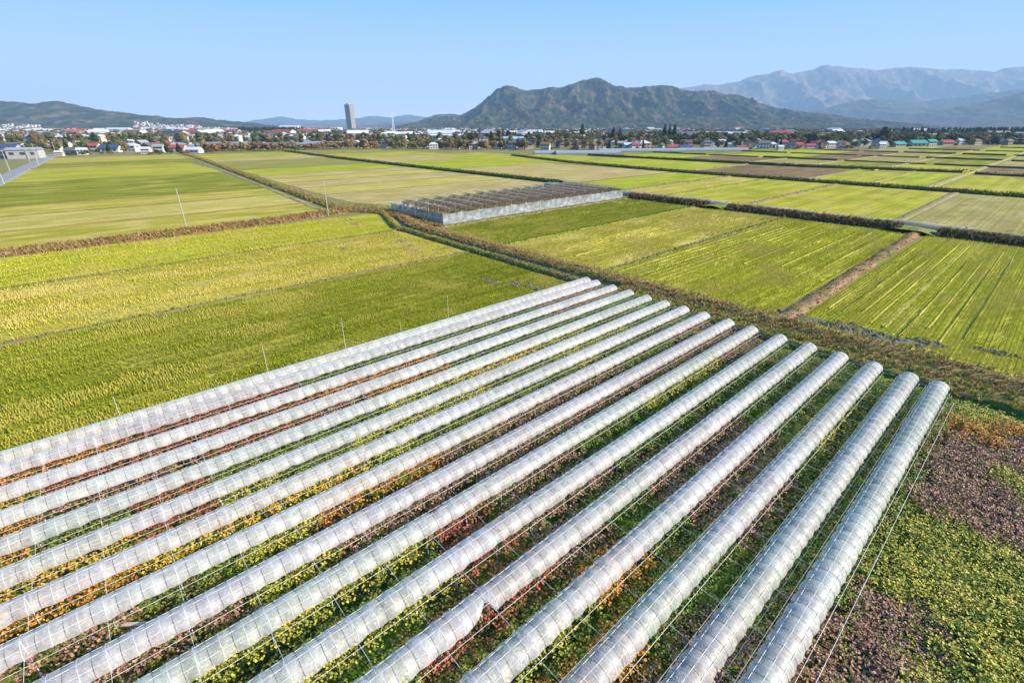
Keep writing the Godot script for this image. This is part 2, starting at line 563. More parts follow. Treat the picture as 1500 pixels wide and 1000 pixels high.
var tuft_cache: ArrayMesh
func tuft_mesh() -> ArrayMesh:
	if tuft_cache: return tuft_cache
	var b := Builder.new()
	for k in 11:
		var a := TAU * k / 11.0 + rng.randf_range(-0.3, 0.3)
		var out := Vector3(cos(a), 0, sin(a))
		var side := Vector3(-sin(a), 0, cos(a))
		var lean := rng.randf_range(0.05, 0.22)
		var h := rng.randf_range(0.25, 0.48)
		var w := rng.randf_range(0.018, 0.032)
		var f := out * rng.randf_range(0.0, 0.08)
		var g := f + out * lean * 0.5 + Vector3.UP * h * 0.65
		var tip := f + out * lean * 1.3 + Vector3.UP * h
		var col := vary(Color(1, 1, 1), 0.25)
		b.quad(f - side * w, f + side * w, g + side * w * 0.8, g - side * w * 0.8, col)
		b.tri(g - side * w * 0.8, g + side * w * 0.8, tip, col)
	tuft_cache = b.mesh()
	return tuft_cache

func banks():
	var drygrass := [Color(0.46, 0.35, 0.13), Color(0.36, 0.24, 0.10), Color(0.29, 0.29, 0.06)]
	var rust := [Color(0.27, 0.13, 0.07), Color(0.36, 0.20, 0.10), Color(0.40, 0.28, 0.13)]
	var lush := [Color(0.14, 0.21, 0.03), Color(0.22, 0.27, 0.04), Color(0.30, 0.28, 0.07)]
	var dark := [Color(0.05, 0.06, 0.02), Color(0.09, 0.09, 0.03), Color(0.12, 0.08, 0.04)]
	var earth := [Color(0.20, 0.14, 0.08), Color(0.25, 0.19, 0.10), Color(0.13, 0.13, 0.04)]
	var paleearth := [Color(0.36, 0.28, 0.16), Color(0.30, 0.24, 0.13), Color(0.22, 0.21, 0.06)]
	# the ditch between the vineyard side and the plots on the right
	bank("ditch_bank", [[-12, -76], [-4.4, -56], [-4.0, -30], [-3.6, -2], [-3.4, 20], [-3.0, 60]], 1.5, 0.55, [Color(0.14, 0.19, 0.03), Color(0.17, 0.17, 0.05), Color(0.24, 0.15, 0.07)], 6.0, lush + drygrass)
	bank("ditch_bank", [[-15, -76], [-8.6, -54], [-8.2, -30], [-8.4, 0], [-8.4, 22], [-7.8, 60]], 3.4, 0.6, [Color(0.30, 0.22, 0.09), Color(0.22, 0.20, 0.05), Color(0.28, 0.15, 0.07)], 7.0, drygrass + rust)
	var ditch := Builder.new()
	var line := [[-14.0, -76.0], [-6.2, -54.0], [-5.8, -30.0], [-5.6, 3.0]]
	for k in line.size() - 1:
		var a: Array = line[k]
		var c: Array = line[k + 1]
		ditch.quad(L(a[0] - 0.7, a[1], 0.05), L(a[0] + 0.7, a[1], 0.05), L(c[0] + 0.7, c[1], 0.05), L(c[0] - 0.7, c[1], 0.05))
	tag(obj("ditch_water", ditch.mesh(), mat("ditch_water", Color(0.03, 0.028, 0.02), 0.6, 0.3), self, field_frame), "", "", "", "structure")
	bank("verge", [[-5.4, 2], [-5.8, 22], [-5.4, 60]], 3.0, 0.35, [Color(0.20, 0.20, 0.05), Color(0.26, 0.18, 0.08), Color(0.13, 0.15, 0.03)], 6.0, drygrass + lush + rust)
	# dry margin in front of the plots on the right
	bank("verge", [[-10.4, -50], [-10.4, -20], [-10.6, 20], [-10.2, 60]], 1.6, 0.15, paleearth, 5.0, drygrass)
	# ridges between plots
	bank("field_ridge", [[75, -29], [40, -28.9], [-3, -28.6]], 0.7, 0.2, [Color(0.24, 0.21, 0.10), Color(0.20, 0.16, 0.09), Color(0.17, 0.18, 0.04)], 3.0, drygrass)
	bank("field_ridge", [[78, -53.8], [33, -53.6], [-3, -53.4]], 0.8, 0.25, [Color(0.24, 0.21, 0.08), Color(0.17, 0.18, 0.04), Color(0.13, 0.16, 0.03)], 2.0, drygrass)
	bank("field_bank", [[85, -78.5], [46, -79], [13, -80], [-7, -84]], 3.4, 0.9, [Color(0.25, 0.13, 0.06), Color(0.20, 0.11, 0.06), Color(0.30, 0.20, 0.09)], 6.0, rust + drygrass, 0.0, 1.5)
	bank("path", [[85, -82.6], [46, -82.6], [13, -83.6], [-5, -87]], 1.6, 0.18, [Color(0.36, 0.31, 0.22), Color(0.32, 0.27, 0.18), Color(0.27, 0.25, 0.12)])
	for v in [-106.0, -131.0, -151.0]:
		bank("field_ridge", [[80, v], [-6, v + 1.5]], 1.0, 0.3, [Color(0.26, 0.18, 0.07), Color(0.22, 0.18, 0.06), Color(0.16, 0.16, 0.04)])
	bank("field_ridge", [[56, -316], [-14, -316]], 1.8, 0.4, earth, 0.2, drygrass)
	bank("field_bank", [[-31, -425], [-25, -331], [-13, -178], [-6, -88]], 3.6, 0.7, [Color(0.24, 0.14, 0.07), Color(0.20, 0.17, 0.06), Color(0.13, 0.16, 0.03)], 1.5, rust + lush, 0.0, 1.6)
	bank("path", [[-25.5, -425], [-20.5, -331], [-9, -178], [-2, -92]], 1.6, 0.2, paleearth)
	for v in [-118.5, -140.5, -162.5, -182.5]:
		bank("field_ridge", [[-15, v], [-92, v + 1]], 1.0, 0.25, [Color(0.24, 0.20, 0.06), Color(0.19, 0.19, 0.04), Color(0.26, 0.2, 0.09)])
	bank("field_bank", [[-104, -420], [-96, -290], [-95, -180], [-95, -92]], 3.0, 1.1, [Color(0.08, 0.11, 0.02), Color(0.10, 0.12, 0.03), Color(0.14, 0.12, 0.05)], 1.5, lush + dark, 0.0, 1.4)
	# right of the ditch
	bank("field_ridge", [[-11, -28.2], [-80, -28.2]], 0.7, 0.25, lush, 3.0, lush)
	bank("field_ridge", [[-11, -5.0], [-80, -5.0]], 0.9, 0.3, [Color(0.14, 0.16, 0.03), Color(0.20, 0.20, 0.05), Color(0.24, 0.2, 0.08)], 3.0, lush + drygrass)
	bank("field_ridge", [[-9, 20.6], [-40, 20.3], [-80, 20.0]], 2.0, 0.5, [Color(0.36, 0.21, 0.12), Color(0.30, 0.19, 0.11), Color(0.19, 0.16, 0.06)], 3.5, rust + drygrass, 0.0, 0.7)
	bank("verge", [[-12, -50.2], [-82, -50.2]], 1.2, 0.2, paleearth, 2.5, drygrass)
	bank("verge", [[-4, -90], [-8, -84], [-12, -77.5], [-14, -60], [-11, -52]], 5.0, 0.5, [Color(0.24, 0.13, 0.07), Color(0.28, 0.19, 0.09), Color(0.16, 0.15, 0.05)], 5.0, rust + drygrass + dark)
	bank("verge", [[-10, -95], [-16, -86], [-16, -77.5]], 5.0, 0.3, paleearth, 3.0, drygrass + lush)
	# the raised path with a weedy dark bank below it
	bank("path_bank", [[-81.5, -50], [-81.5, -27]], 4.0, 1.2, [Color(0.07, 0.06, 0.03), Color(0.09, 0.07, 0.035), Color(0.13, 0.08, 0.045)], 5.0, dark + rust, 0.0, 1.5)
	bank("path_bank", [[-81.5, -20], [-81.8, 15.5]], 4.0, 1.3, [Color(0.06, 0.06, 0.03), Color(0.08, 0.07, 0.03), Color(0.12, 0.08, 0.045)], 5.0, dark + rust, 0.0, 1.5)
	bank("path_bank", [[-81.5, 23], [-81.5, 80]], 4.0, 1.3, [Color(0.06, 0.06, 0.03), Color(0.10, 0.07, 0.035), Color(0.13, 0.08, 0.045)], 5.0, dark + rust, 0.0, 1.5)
	bank("path_ramp", [[-79.0, -23.5], [-84.5, -23.5]], 8.0, 0.8, [Color(0.20, 0.26, 0.04), Color(0.24, 0.26, 0.06), Color(0.3, 0.26, 0.08)], 2.5, lush + drygrass, 0.0, 0.6)
	bank("path_ramp", [[-78.5, 19.2], [-84.5, 19.2]], 9.0, 0.8, [Color(0.18, 0.26, 0.06), Color(0.22, 0.26, 0.08), Color(0.3, 0.26, 0.1)], 2.5, lush + drygrass, 0.0, 0.6)
	bank("path", [[-86.0, -90], [-86.0, -20], [-86.3, 20], [-86.0, 80]], 4.6, 1.25, [Color(0.44, 0.37, 0.27), Color(0.37, 0.31, 0.22), Color(0.28, 0.25, 0.12)], 0.6, drygrass)
	# beyond the path
	bank("field_ridge", [[-88, -20.3], [-169, -20.3]], 1.8, 0.3, [Color(0.34, 0.24, 0.12), Color(0.28, 0.22, 0.10), Color(0.2, 0.18, 0.06)], 0.5, drygrass)
	bank("field_ridge", [[-88, -61.5], [-169, -61.5]], 2.6, 0.3, paleearth, 0.5, drygrass)
	bank("field_ridge", [[-88, -45.5], [-169, -45.5]], 1.2, 0.3, lush, 0.8, lush)
	bank("path", [[-88, 14], [-172, 14]], 2.0, 0.25, [Color(0.34, 0.28, 0.15), Color(0.30, 0.24, 0.13), Color(0.27, 0.25, 0.08)])
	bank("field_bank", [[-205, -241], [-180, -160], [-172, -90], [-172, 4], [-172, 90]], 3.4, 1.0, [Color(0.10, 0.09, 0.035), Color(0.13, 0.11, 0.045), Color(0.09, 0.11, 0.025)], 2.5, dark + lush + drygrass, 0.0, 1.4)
	bank("field_ridge", [[-175, -88], [-250, -88]], 2.4, 0.35, paleearth, 0.2, drygrass)
	bank("field_ridge", [[-175, -35], [-260, -35]], 2.2, 0.3, paleearth, 0.2, drygrass)
	bank("field_ridge", [[-175, -13.2], [-258, -13.2]], 2.0, 0.3, [Color(0.36, 0.32, 0.10), Color(0.32, 0.28, 0.10), Color(0.25, 0.24, 0.06)], 0.2, drygrass)
	bank("path", [[-175, 5], [-400, 5.5], [-780, 6]], 3.2, 0.35, [Color(0.42, 0.36, 0.16), Color(0.37, 0.33, 0.12), Color(0.30, 0.28, 0.08)])
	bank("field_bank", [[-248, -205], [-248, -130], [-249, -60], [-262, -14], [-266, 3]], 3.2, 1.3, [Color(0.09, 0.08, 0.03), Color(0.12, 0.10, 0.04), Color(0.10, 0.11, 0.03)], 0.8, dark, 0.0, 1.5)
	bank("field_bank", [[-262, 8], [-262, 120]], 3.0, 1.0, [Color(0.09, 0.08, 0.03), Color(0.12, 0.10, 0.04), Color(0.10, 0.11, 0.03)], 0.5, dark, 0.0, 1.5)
	for u in [-321.0, -395.0, -473.0, -559.0, -663.0]:
		var lim := lerpf(-235.0, -15.0, (-u - 250.0) / 420.0)
		var v := lim
		while v < 250.0:
			var e := v + rng.randf_range(28.0, 60.0)
			bank("field_bank", [[u, v], [u, e - 4.0]], 3.2, rng.randf_range(0.7, 1.1), [Color(0.09, 0.08, 0.03), Color(0.12, 0.10, 0.04), Color(0.10, 0.11, 0.03)])
			v = e
	for v in [-28.0, -60.5, -94.0]:
		bank("path", [[-250, v], [lerpf(-330.0, -560.0, (v + 94.0) / 66.0), v]], 2.2, 0.3, [Color(0.42, 0.36, 0.16), Color(0.37, 0.33, 0.12), Color(0.30, 0.28, 0.08)])
	# straw left in lines by the harvester
	var lines := []
	for k in 8: lines.push_back([-3.6 + k * 1.05, -12.0 - rng.randf() * 3.0, -78.0 + rng.randf() * 14.0, 0.34])
	for k in 9: lines.push_back([22.8 + k * 1.55, -14.0 - rng.randf() * 8.0, -76.0 + rng.randf() * 20.0, 0.24])
	for k in 7: lines.push_back([-20.0 + k * 0.95, -14.0 - rng.randf() * 6.0, -70.0 + rng.randf() * 25.0, 0.30])
	for k in 5: lines.push_back([7.0 + k * 2.3, -20.0 - rng.randf() * 20.0, -76.0 + rng.randf() * 10.0, 0.26])
	lines.push_back([28.7, -16.0, -74.0, 0.7])
	for q in lines:
		var o := bank("straw_row", [[q[1], q[0]], [(q[1] + q[2]) / 2, q[0] + 0.05], [q[2], q[0]]], q[3], 0.12, [Color(0.50, 0.43, 0.11), Color(0.42, 0.37, 0.08), Color(0.33, 0.31, 0.045)], 0.0, [], 0.05)
		o.remove_meta("kind")
		tag(o, "thin pale line of straw lying along a green stubble field", "straw line", "straw lines in the stubble fields")
	# mud churned up where machines turned
	var spots := [[-12.6, 23.6, 7, 1.1], [-12.6, 26.5, 7, 1.2], [-12.4, 29.6, 6, 1.0], [-13.4, 32.2, 3, 0.8], [-14.5, 33.5, 5, 0.5], [-16.5, 37.5, 5, 0.5], [2.0, -39.5, 6, 0.5], [1.0, -44, 6, 0.5], [3.5, -36, 5, 0.5], [0.0, -66, 4, 0.6], [-1.2, -72, 4, 0.6], [4.5, -76, 4, 0.5], [2.5, -6.5, 6, 0.7], [3.5, -9.5, 6, 0.6], [5.0, -13.0, 6, 0.5], [12.0, -45, 4, 0.5], [-12, -48, 4, 0.5], [-13, -52, 4, 0.4]]
	for s in spots:
		var b := Builder.new()
		var m: int = s[2]
		for k in m * 3:
			var q := L(rng.randfn(0, 0.7) * s[3], rng.randfn(0, 1.3) * s[3])
			var size := Vector3(rng.randf_range(0.3, 0.9), rng.randf_range(0.1, 0.28), rng.randf_range(0.15, 0.4)) * (0.6 + 0.5 * float(s[3]))
			var turn := Basis(Vector3.UP, rng.randf_range(-0.5, 0.5) + 1.0)
			clod(b, q, size, turn)
		var ring := []
		for k in 14:
			var a := TAU * k / 14.0
			ring.push_back(L(cos(a) * 1.1 * s[3] * rng.randf_range(0.6, 1.2), sin(a) * 2.3 * s[3] * rng.randf_range(0.6, 1.2), 0.03))
		for k in 14: b.tri(Vector3(0, 0.05, 0), ring[k], ring[(k + 1) % 14])
		var o := obj("mud", b.mesh(), mat("mud", Color(0.15, 0.125, 0.105), 0.95, 0.15), self, field_frame * Transform3D(Basis(), L(s[0], s[1], 0.06)))
		tag(o, "", "", "", "stuff")
		tag(o, "dark clods of churned mud at the edge of a stubble field", "mud", "mud churned up by machines")

func clod(b: Builder, at: Vector3, size: Vector3, turn: Basis):
	var ring := []
	for k in 6:
		var a := TAU * k / 6.0
		ring.push_back(at + turn * Vector3(cos(a) * size.x * rng.randf_range(0.7, 1.2), -0.02, sin(a) * size.z * rng.randf_range(0.7, 1.2)))
	var top := at + turn * Vector3(rng.randf_range(-0.2, 0.2) * size.x, size.y, 0)
	for k in 6: b.tri(ring[k], top, ring[(k + 1) % 6])

func stubble():
	# regrowing rice stubble, planted in rows along u
	var b := Builder.new()
	for k in 7:
		var a := TAU * k / 7.0 + rng.randf_range(-0.3, 0.3)
		var out := Vector3(cos(a), 0, sin(a))
		var side := Vector3(-sin(a), 0, cos(a))
		var h := rng.randf_range(0.16, 0.28)
		var f := out * 0.02
		var tip := f + out * rng.randf_range(0.01, 0.06) + Vector3.UP * h
		b.quad(f - side * 0.02, f + side * 0.02, tip + side * 0.014, tip - side * 0.014, vary(Color(1, 1, 1), 0.25))
	var tuft := b.mesh()
	var plots := [
		[-2.5, 62, -28, -2.0, "deep", 1.0], [-2.5, 62, -53, -29.8, "yellow", 0.75], [-3, 62, -76, -54.6, "green", 0.6],
		[-79, -12, 22.0, 58, "green", 1.0], [-79, -12, -4.2, 19.0, "green", 0.9], [-79, -12, -27.6, -5.8, "yellow", 0.55], [-79, -12, -49, -28.8, "deep", 0.7]]
	for q in plots:
		var pal: Array = palettes[q[4]]
		var buf := PackedFloat32Array()
		var v: float = q[2]
		while v < q[3]:
			var strip := 0.85 + 0.3 * sin(v * 2.9) * sin(v * 1.1 + 2.0)
			var row_tone := rng.randf_range(0.72, 1.22)
			var row_fill := rng.randf_range(0.7, 1.1)
			var u: float = q[0]
			while u < q[1]:
				u += 0.19
				var a := noise_mid.get_noise_2d(u * 0.6, v * 1.2) + 0.4 * noise_wide.get_noise_2d(u * 2.0, v * 2.0)
				if rng.randf() > float(q[5]) * strip * row_fill + a * 0.6: continue
				var at := L(u + rng.randf_range(-0.06, 0.06), v + rng.randf_range(-0.03, 0.03) + 0.15 * noise_wide.get_noise_1d(u), 0.02)
				var s := rng.randf_range(0.8, 1.35)
				var c: Color = pal[0].lerp(pal[1], rng.randf()) * 1.25 * row_tone
				if a > 0.16: c = c.lerp(pal[2] * 1.1, clampf((a - 0.16) * 5.0, 0.0, 0.8))
				put(buf, at, rng.randf() * TAU, s, s * rng.randf_range(0.75, 1.2), vary(c, 0.2))
			v += 0.36
		var o := copies("rice_stubble", tuft, mats.blade, buf, self, field_frame)
		tag(o, "rows of regrowing rice stubble", "stubble")

# ---------------------------------------------------------------- the vineyard
const GREEN := 0
const LIME := 1
const YELLOW := 2
const ORANGE := 3
const RED := 4
const BROWN := 5
var leaf_cols := [
	[Color(0.085, 0.145, 0.020), Color(0.150, 0.215, 0.030), Color(0.24, 0.25, 0.04), Color(0.20, 0.13, 0.05)],
	[Color(0.270, 0.270, 0.036), Color(0.410, 0.370, 0.055), Color(0.52, 0.40, 0.07), Color(0.15, 0.18, 0.03)],
	[Color(0.480, 0.300, 0.028), Color(0.560, 0.380, 0.045), Color(0.26, 0.23, 0.03), Color(0.40, 0.19, 0.03)],
	[Color(0.480, 0.190, 0.030), Color(0.520, 0.270, 0.040), Color(0.34, 0.09, 0.03), Color(0.22, 0.17, 0.03)],
	[Color(0.290, 0.075, 0.042), Color(0.380, 0.130, 0.070), Color(0.22, 0.09, 0.05), Color(0.20, 0.17, 0.04)],
	[Color(0.270, 0.140, 0.095), Color(0.400, 0.230, 0.165), Color(0.18, 0.085, 0.055), Color(0.24, 0.20, 0.05)]]
var leaf_words := ["green", "yellow-green", "yellow", "orange", "red", "reddish-brown"]
var hues := []

func hue_at(u: float, v: float) -> int:
	var best := 1e9
	var got := GREEN
	for h in hues:
		var d := pow(h[0] - u, 2.0) + pow((h[1] - v) * 2.0, 2.0)
		if d < best:
			best = d
			got = h[2]
	return got

func leaf(b: Builder, at: Vector3, s: float, droop: float, col: Color):
	# a grape leaf: four faces folded along the midrib
	var a := rng.randf() * TAU
	var out := Vector3(cos(a), 0, sin(a))
	var side := Vector3(-sin(a), 0, cos(a))
	out = (out * cos(droop) - Vector3.UP * sin(droop))
	side = (side + Vector3.UP * rng.randf_range(-0.5, 0.5)).normalized()
	var mid := at + out * s * 0.5
	var lift := Vector3.UP * s * 0.12
	b.tri(at, mid + side * s * 0.52 + lift, mid, col); b.tri(at, mid, mid - side * s * 0.52 + lift, col)
	b.tri(mid, mid + side * s * 0.52 + lift, at + out * s, col); b.tri(mid, at + out * s, mid - side * s * 0.52 + lift, col)

func vine_foliage(hue: int, long: float, wide: float, count: int, y0: float, y1: float, big := 1.0) -> ArrayMesh:
	# shoots hang from two cordon wires; leaves sit along them
	var b := Builder.new()
	var pal: Array = leaf_cols[hue]
	var made := 0
	while made < count:
		var cu := rng.randf_range(-long * 0.5, long * 0.5)
		var cv := clampf(rng.randfn(0.0, wide * 0.34), -wide * 0.62, wide * 0.62)
		var cy := lerpf(y1, y0, pow(absf(cv) / (wide * 0.62), 1.5) * 0.55 + rng.randf() * 0.35)
		var base: Color = pal[0].lerp(pal[1], rng.randf())
		if rng.randf() < 0.28: base = pal[2 + rng.randi() % 2]
		var m := rng.randi_range(5, 11)
		for k in m:
			var at := Vector3(cu + rng.randfn(0, 0.13), cy - absf(rng.randfn(0, 0.13)), cv + rng.randfn(0, 0.10))
			leaf(b, at, rng.randf_range(0.07, 0.14) * big, rng.randf_range(-0.1, 1.0), vary(base, 0.22))
		made += m
	return b.mesh()

func vineyard():
	for h in [[30, 690, 3], [70, 700, 2], [150, 690, 4], [300, 600, 4], [330, 570, 4], [200, 720, 5], [120, 765, 0], [250, 730, 4], [60, 800, 2], [10, 790, 3], [150, 792, 2], [330, 690, 0], [400, 700, 1], [480, 720, 2], [350, 760, 2], [230, 850, 5], [60, 880, 3], [20, 860, 2], [150, 880, 5], [260, 850, 0], [330, 830, 3], [430, 790, 1], [420, 870, 1], [460, 850, 1], [380, 930, 1], [100, 960, 5], [200, 930, 5], [300, 900, 5], [560, 640, 1], [600, 600, 1], [650, 560, 1], [530, 560, 3], [620, 530, 3], [700, 540, 2], [700, 640, 5], [760, 600, 5], [650, 700, 5], [800, 620, 5], [850, 580, 5], [900, 550, 5], [750, 680, 5], [820, 660, 5], [560, 760, 5], [520, 740, 3], [600, 900, 1], [520, 900, 1], [700, 860, 4], [760, 880, 4], [680, 780, 4], [800, 760, 5], [900, 640, 0], [950, 600, 0], [1000, 560, 1], [1060, 580, 0], [1000, 650, 5], [1110, 640, 5], [1050, 720, 5], [1130, 740, 5], [1150, 600, 0], [1200, 620, 1], [1240, 570, 0], [1180, 720, 0], [900, 800, 3], [960, 760, 0], [820, 900, 1], [880, 940, 3], [1000, 880, 0], [1100, 850, 0], [1070, 960, 5], [1250, 650, 0], [1290, 590, 0], [430, 620, 4], [480, 600, 5], [750, 470, 0], [850, 440, 5], [900, 450, 0], [1000, 500, 5], [450, 540, 0], [550, 500, 0], [500, 640, 0], [430, 660, 0], [640, 610, 0], [120, 840, 1], [700, 500, 0], [780, 540, 0], [860, 500, 1], [930, 500, 0]]:
		var q := local_at(h[0], h[1], 1.7)
		hues.push_back([q.x, -q.z, h[2]])
	var long := 3.7
	var leafage := []
	for hue in 6:
		var set := []
		for k in 4: set.push_back(vine_foliage(hue, long, 2.25, 1900, 1.1, 1.98))
		leafage.push_back(set)
	# shared pieces
	var half := 0.62
	var rise := 0.49
	var edge := 2.02
	var hoop := Builder.new()
	var strap := Builder.new()
	for k in 10:
		var a := -PI / 2 + PI * k / 10.0
		var c := -PI / 2 + PI * (k + 1) / 10.0
		hoop.tube(Vector3(0, edge + rise * cos(a) * 0.97, half * sin(a) * 0.97), Vector3(0, edge + rise * cos(c) * 0.97, half * sin(c) * 0.97), 0.014, 0.014, 4, Color.WHITE, false)
		strap.tube(Vector3(0, edge + rise * cos(a) * 0.94, half * sin(a) * 0.94), Vector3(0, edge + rise * cos(c) * 0.94, half * sin(c) * 0.94), 0.008, 0.008, 4, Color.WHITE, false)
	var hoop_mesh := hoop.mesh()
	var strap_mesh := strap.mesh()
	var pb := Builder.new()
	pb.tube(Vector3(0, -0.1, 0), Vector3(0, edge + rise * 0.95, 0), 0.024, 0.024, 6)
	var post_mesh := pb.mesh()
	pb = Builder.new()
	pb.tube(Vector3(0, 1.86, -1.2), Vector3(0, 1.86, 1.2), 0.009, 0.009, 4)
	var tie_mesh := pb.mesh()
	pb = Builder.new()
	for s in [-1.0, 1.0]: pb.tube(Vector3(0, 1.35, 0), Vector3(0, edge - 0.02, s * half), 0.014, 0.014, 4)
	var brace_mesh := pb.mesh()
	var trunk := Builder.new()
	trunk.tube(Vector3(0, -0.05, 0), Vector3(0.06, 0.6, 0.03), 0.05, 0.042, 6)
	trunk.tube(Vector3(0.06, 0.6, 0.03), Vector3(0.0, 1.25, -0.02), 0.042, 0.036, 6)
	trunk.tube(Vector3(0.0, 1.25, -0.02), Vector3(0.02, 1.62, 0.0), 0.036, 0.032, 6)
	var trunk_mesh := trunk.mesh()
	var arm := Builder.new()
	for s in [-1.0, 1.0]:
		arm.tube(Vector3(0, 1.58, 0), Vector3(s * 0.7, 1.72, 0.05 * s), 0.03, 0.024, 5)
		arm.tube(Vector3(s * 0.7, 1.72, 0.05 * s), Vector3(s * 1.7, 1.68, -0.04 * s), 0.024, 0.014, 5)
		for k in 5:
			var x: float = s * (0.3 + k * 0.32)
			arm.tube(Vector3(x, 1.68, 0), Vector3(x + rng.randf_range(-0.2, 0.2), rng.randf_range(1.2, 1.6), rng.randf_range(-0.9, 0.9)), 0.009, 0.005, 3)
	var arm_mesh := arm.mesh()
	var ordinal := ["first", "second", "third", "fourth", "fifth", "sixth", "seventh", "eighth", "ninth", "tenth", "eleventh", "twelfth", "thirteenth", "fourteenth", "fifteenth", "last"]
	for r in ROW_V.size():
		var v: float = ROW_V[r]
		var start := -0.25 + v * 0.038
		var stop := 58.5 if v < 17.0 else 58.5 - (v - 17.0) * 1.06
		var n := int((stop - start) / HOOP_STEP)
		var note := "beside the green stubble field, milky film over a vine row" if r == 0 else ("beside the uncovered vines" if r == 15 else "from the green stubble field, over a vine row")
		if r == 9: note = "torn open, " + note
		if r == 11: note = "with torn edge, " + note
		var t := thing("film_tunnel", "%s arched film tunnel %s" % [ordinal[r], note], "film tunnel", field_frame * Transform3D(Basis(), L(start, v)), "film tunnels over the vine rows")
		# film in one or two sheets
		film(t, 0, n, half, rise, edge, mats["film%d" % [0, 2, 3, 1, 1, 0, 2, 3, 2, 1, 0, 3, 2, 0, 3, 1][r]], r)
		for k in n + 1:
			obj("hoop", hoop_mesh, mats.pipe, t, Transform3D(Basis(), Vector3(k * HOOP_STEP, 0, 0)))
			if k < n: obj("strap", strap_mesh, mats.strap, t, Transform3D(Basis(), Vector3((k + 0.5) * HOOP_STEP, 0, 0)))
			if k % 3 == 0:
				var px := Transform3D(Basis(), Vector3(k * HOOP_STEP, 0, 0))
				var post := obj("post", post_mesh, mats.pipe, t, px)
				obj("brace", brace_mesh, mats.pipe, post)
				if r < 15: obj("cross_tie", tie_mesh, mats.pipe, t, Transform3D(Basis(), Vector3(k * HOOP_STEP + 0.05, 0, -1.2)))
		var full := n * HOOP_STEP
		for w in [[0.0, edge + rise * 0.955, 0.011, "ridge_pipe"], [0.39, edge + rise * 0.68, 0.010, "side_pipe"], [-0.39, edge + rise * 0.68, 0.010, "side_pipe"], [0.73, 1.80, 0.009, "wire"], [-0.73, 1.80, 0.009, "wire"]]:
			var b := Builder.new()
			b.tube(Vector3(-0.05, w[1], w[0]), Vector3(full + 0.05, w[1], w[0]), w[2], w[2], 5)
			obj(w[3], b.mesh(), mats.pipe, t)
		# vines below
		var u := start + long * 0.5
		while u < stop + 0.5:
			var hue := hue_at(u, v)
			var g := thing("grapevine", "%s-leaved grapevine under %s film tunnel %s" % [leaf_words[hue], ordinal[r], "next to the uncovered vines" if r == 15 else "from the green stubble field"], "grapevine", field_frame * Transform3D(Basis(Vector3.UP, PI if rng.randf() < 0.5 else 0.0), L(u, v)), "grapevines in the %s row" % ordinal[r])
			obj("trunk", trunk_mesh, mats.bark, g)
			obj("arm", arm_mesh, mats.bark, g)
			obj("foliage", leafage[hue][rng.randi() % 4], mats.leaf, g)
			u += long
	# a loose wire strung outside the last tunnel
	var strung := Builder.new()
	strung.tube(L(2.6, 36.75, 1.75), L(38.0, 36.85, 1.7), 0.010, 0.010, 5)
	for k in 8: strung.tube(L(2.7 + k * 5.0, 36.75, -0.05), L(2.7 + k * 5.0, 36.76, 1.76), 0.016, 0.016, 5)
	tag(obj("wire_rail", strung.mesh(), mats.pipe, self, field_frame), "taut pale wire on short posts between the last film tunnel and uncovered vines", "wire rail")
	var bag := Builder.new()
	var rings := []
	for j in 6:
		var ring := []
		for k in 9:
			var rr: float = [0.03, 0.13, 0.20, 0.21, 0.17, 0.05][j] * rng.randf_range(0.75, 1.2)
			ring.push_back(Vector3(cos(TAU * k / 9.0) * rr, 0.42 - j * 0.085, sin(TAU * k / 9.0) * rr))
		rings.push_back(ring)
	for j in 5:
		for k in 9: bag.quad(rings[j][k], rings[j][(k + 1) % 9], rings[j + 1][(k + 1) % 9], rings[j + 1][k])
	var hung := local_at(988, 613, 1.5)
	tag(obj("bag", bag.mesh(), mat("bag", Color(0.55, 0.12, 0.03), 0.5, 0.4), self, field_frame * Transform3D(Basis(), Vector3(hung.x, 1.38, hung.z))), "crumpled bright orange bag hanging from a wire between two film tunnels", "bag")
	var board := Builder.new()
	board.box(Vector3.ZERO, Vector3(1.35, 0.05, 0.16))
	board.box(Vector3(0.2, -0.35, 0.05), Vector3(0.04, 0.66, 0.04))
	var laid := local_at(196, 914, 1.45)
	tag(obj("board", board.mesh(), mat("board", Color(0.36, 0.30, 0.27), 0.9, 0.2), self, Transform3D(Basis(Vector3.UP, 0.05), field_frame * Vector3(laid.x, 1.45, laid.z))), "weathered grey board lying on the leaves between two film tunnels", "board")
	# the floor of the vineyard
	var pts := PackedVector3Array()
	var cols := PackedColorArray()
	var nu := 130
	var nv := 110
	for j in nv:
		var v := lerpf(-0.6, 52.0, j / float(nv - 1))
		for i in nu:
			var u := lerpf(-2.6, 62.0, i / float(nu - 1))
			pts.push_back(L(u, v, 0.035 + 0.06 * noise_mid.get_noise_2d(u * 3.0, v * 3.0)))
			var k := noise_mid.get_noise_2d(u * 1.4, v * 1.4)
			var c := Color(0.12, 0.15, 0.03).lerp(Color(0.19, 0.26, 0.03), clampf(k * 2.0 + 0.3, 0.0, 1.0)).lerp(Color(0.13, 0.09, 0.05), clampf(-k * 3.0, 0.0, 0.9))
			cols.push_back(vary(c, 0.15))
	tag(obj("vineyard_ground", sheet(nu, nv, pts, cols, PackedVector2Array()), mats.soil, self, field_frame), "", "", "", "structure")
	# weeds between the rows
	var weed := Builder.new()
	for k in 16:
		leaf(weed, Vector3(rng.randfn(0, 0.12), rng.randf_range(0.02, 0.22), rng.randfn(0, 0.12)), rng.randf_range(0.06, 0.13), rng.randf_range(-0.3, 0.6), vary(Color(1, 1, 1), 0.25))
	var buf := PackedFloat32Array()
	var buf2 := PackedFloat32Array()
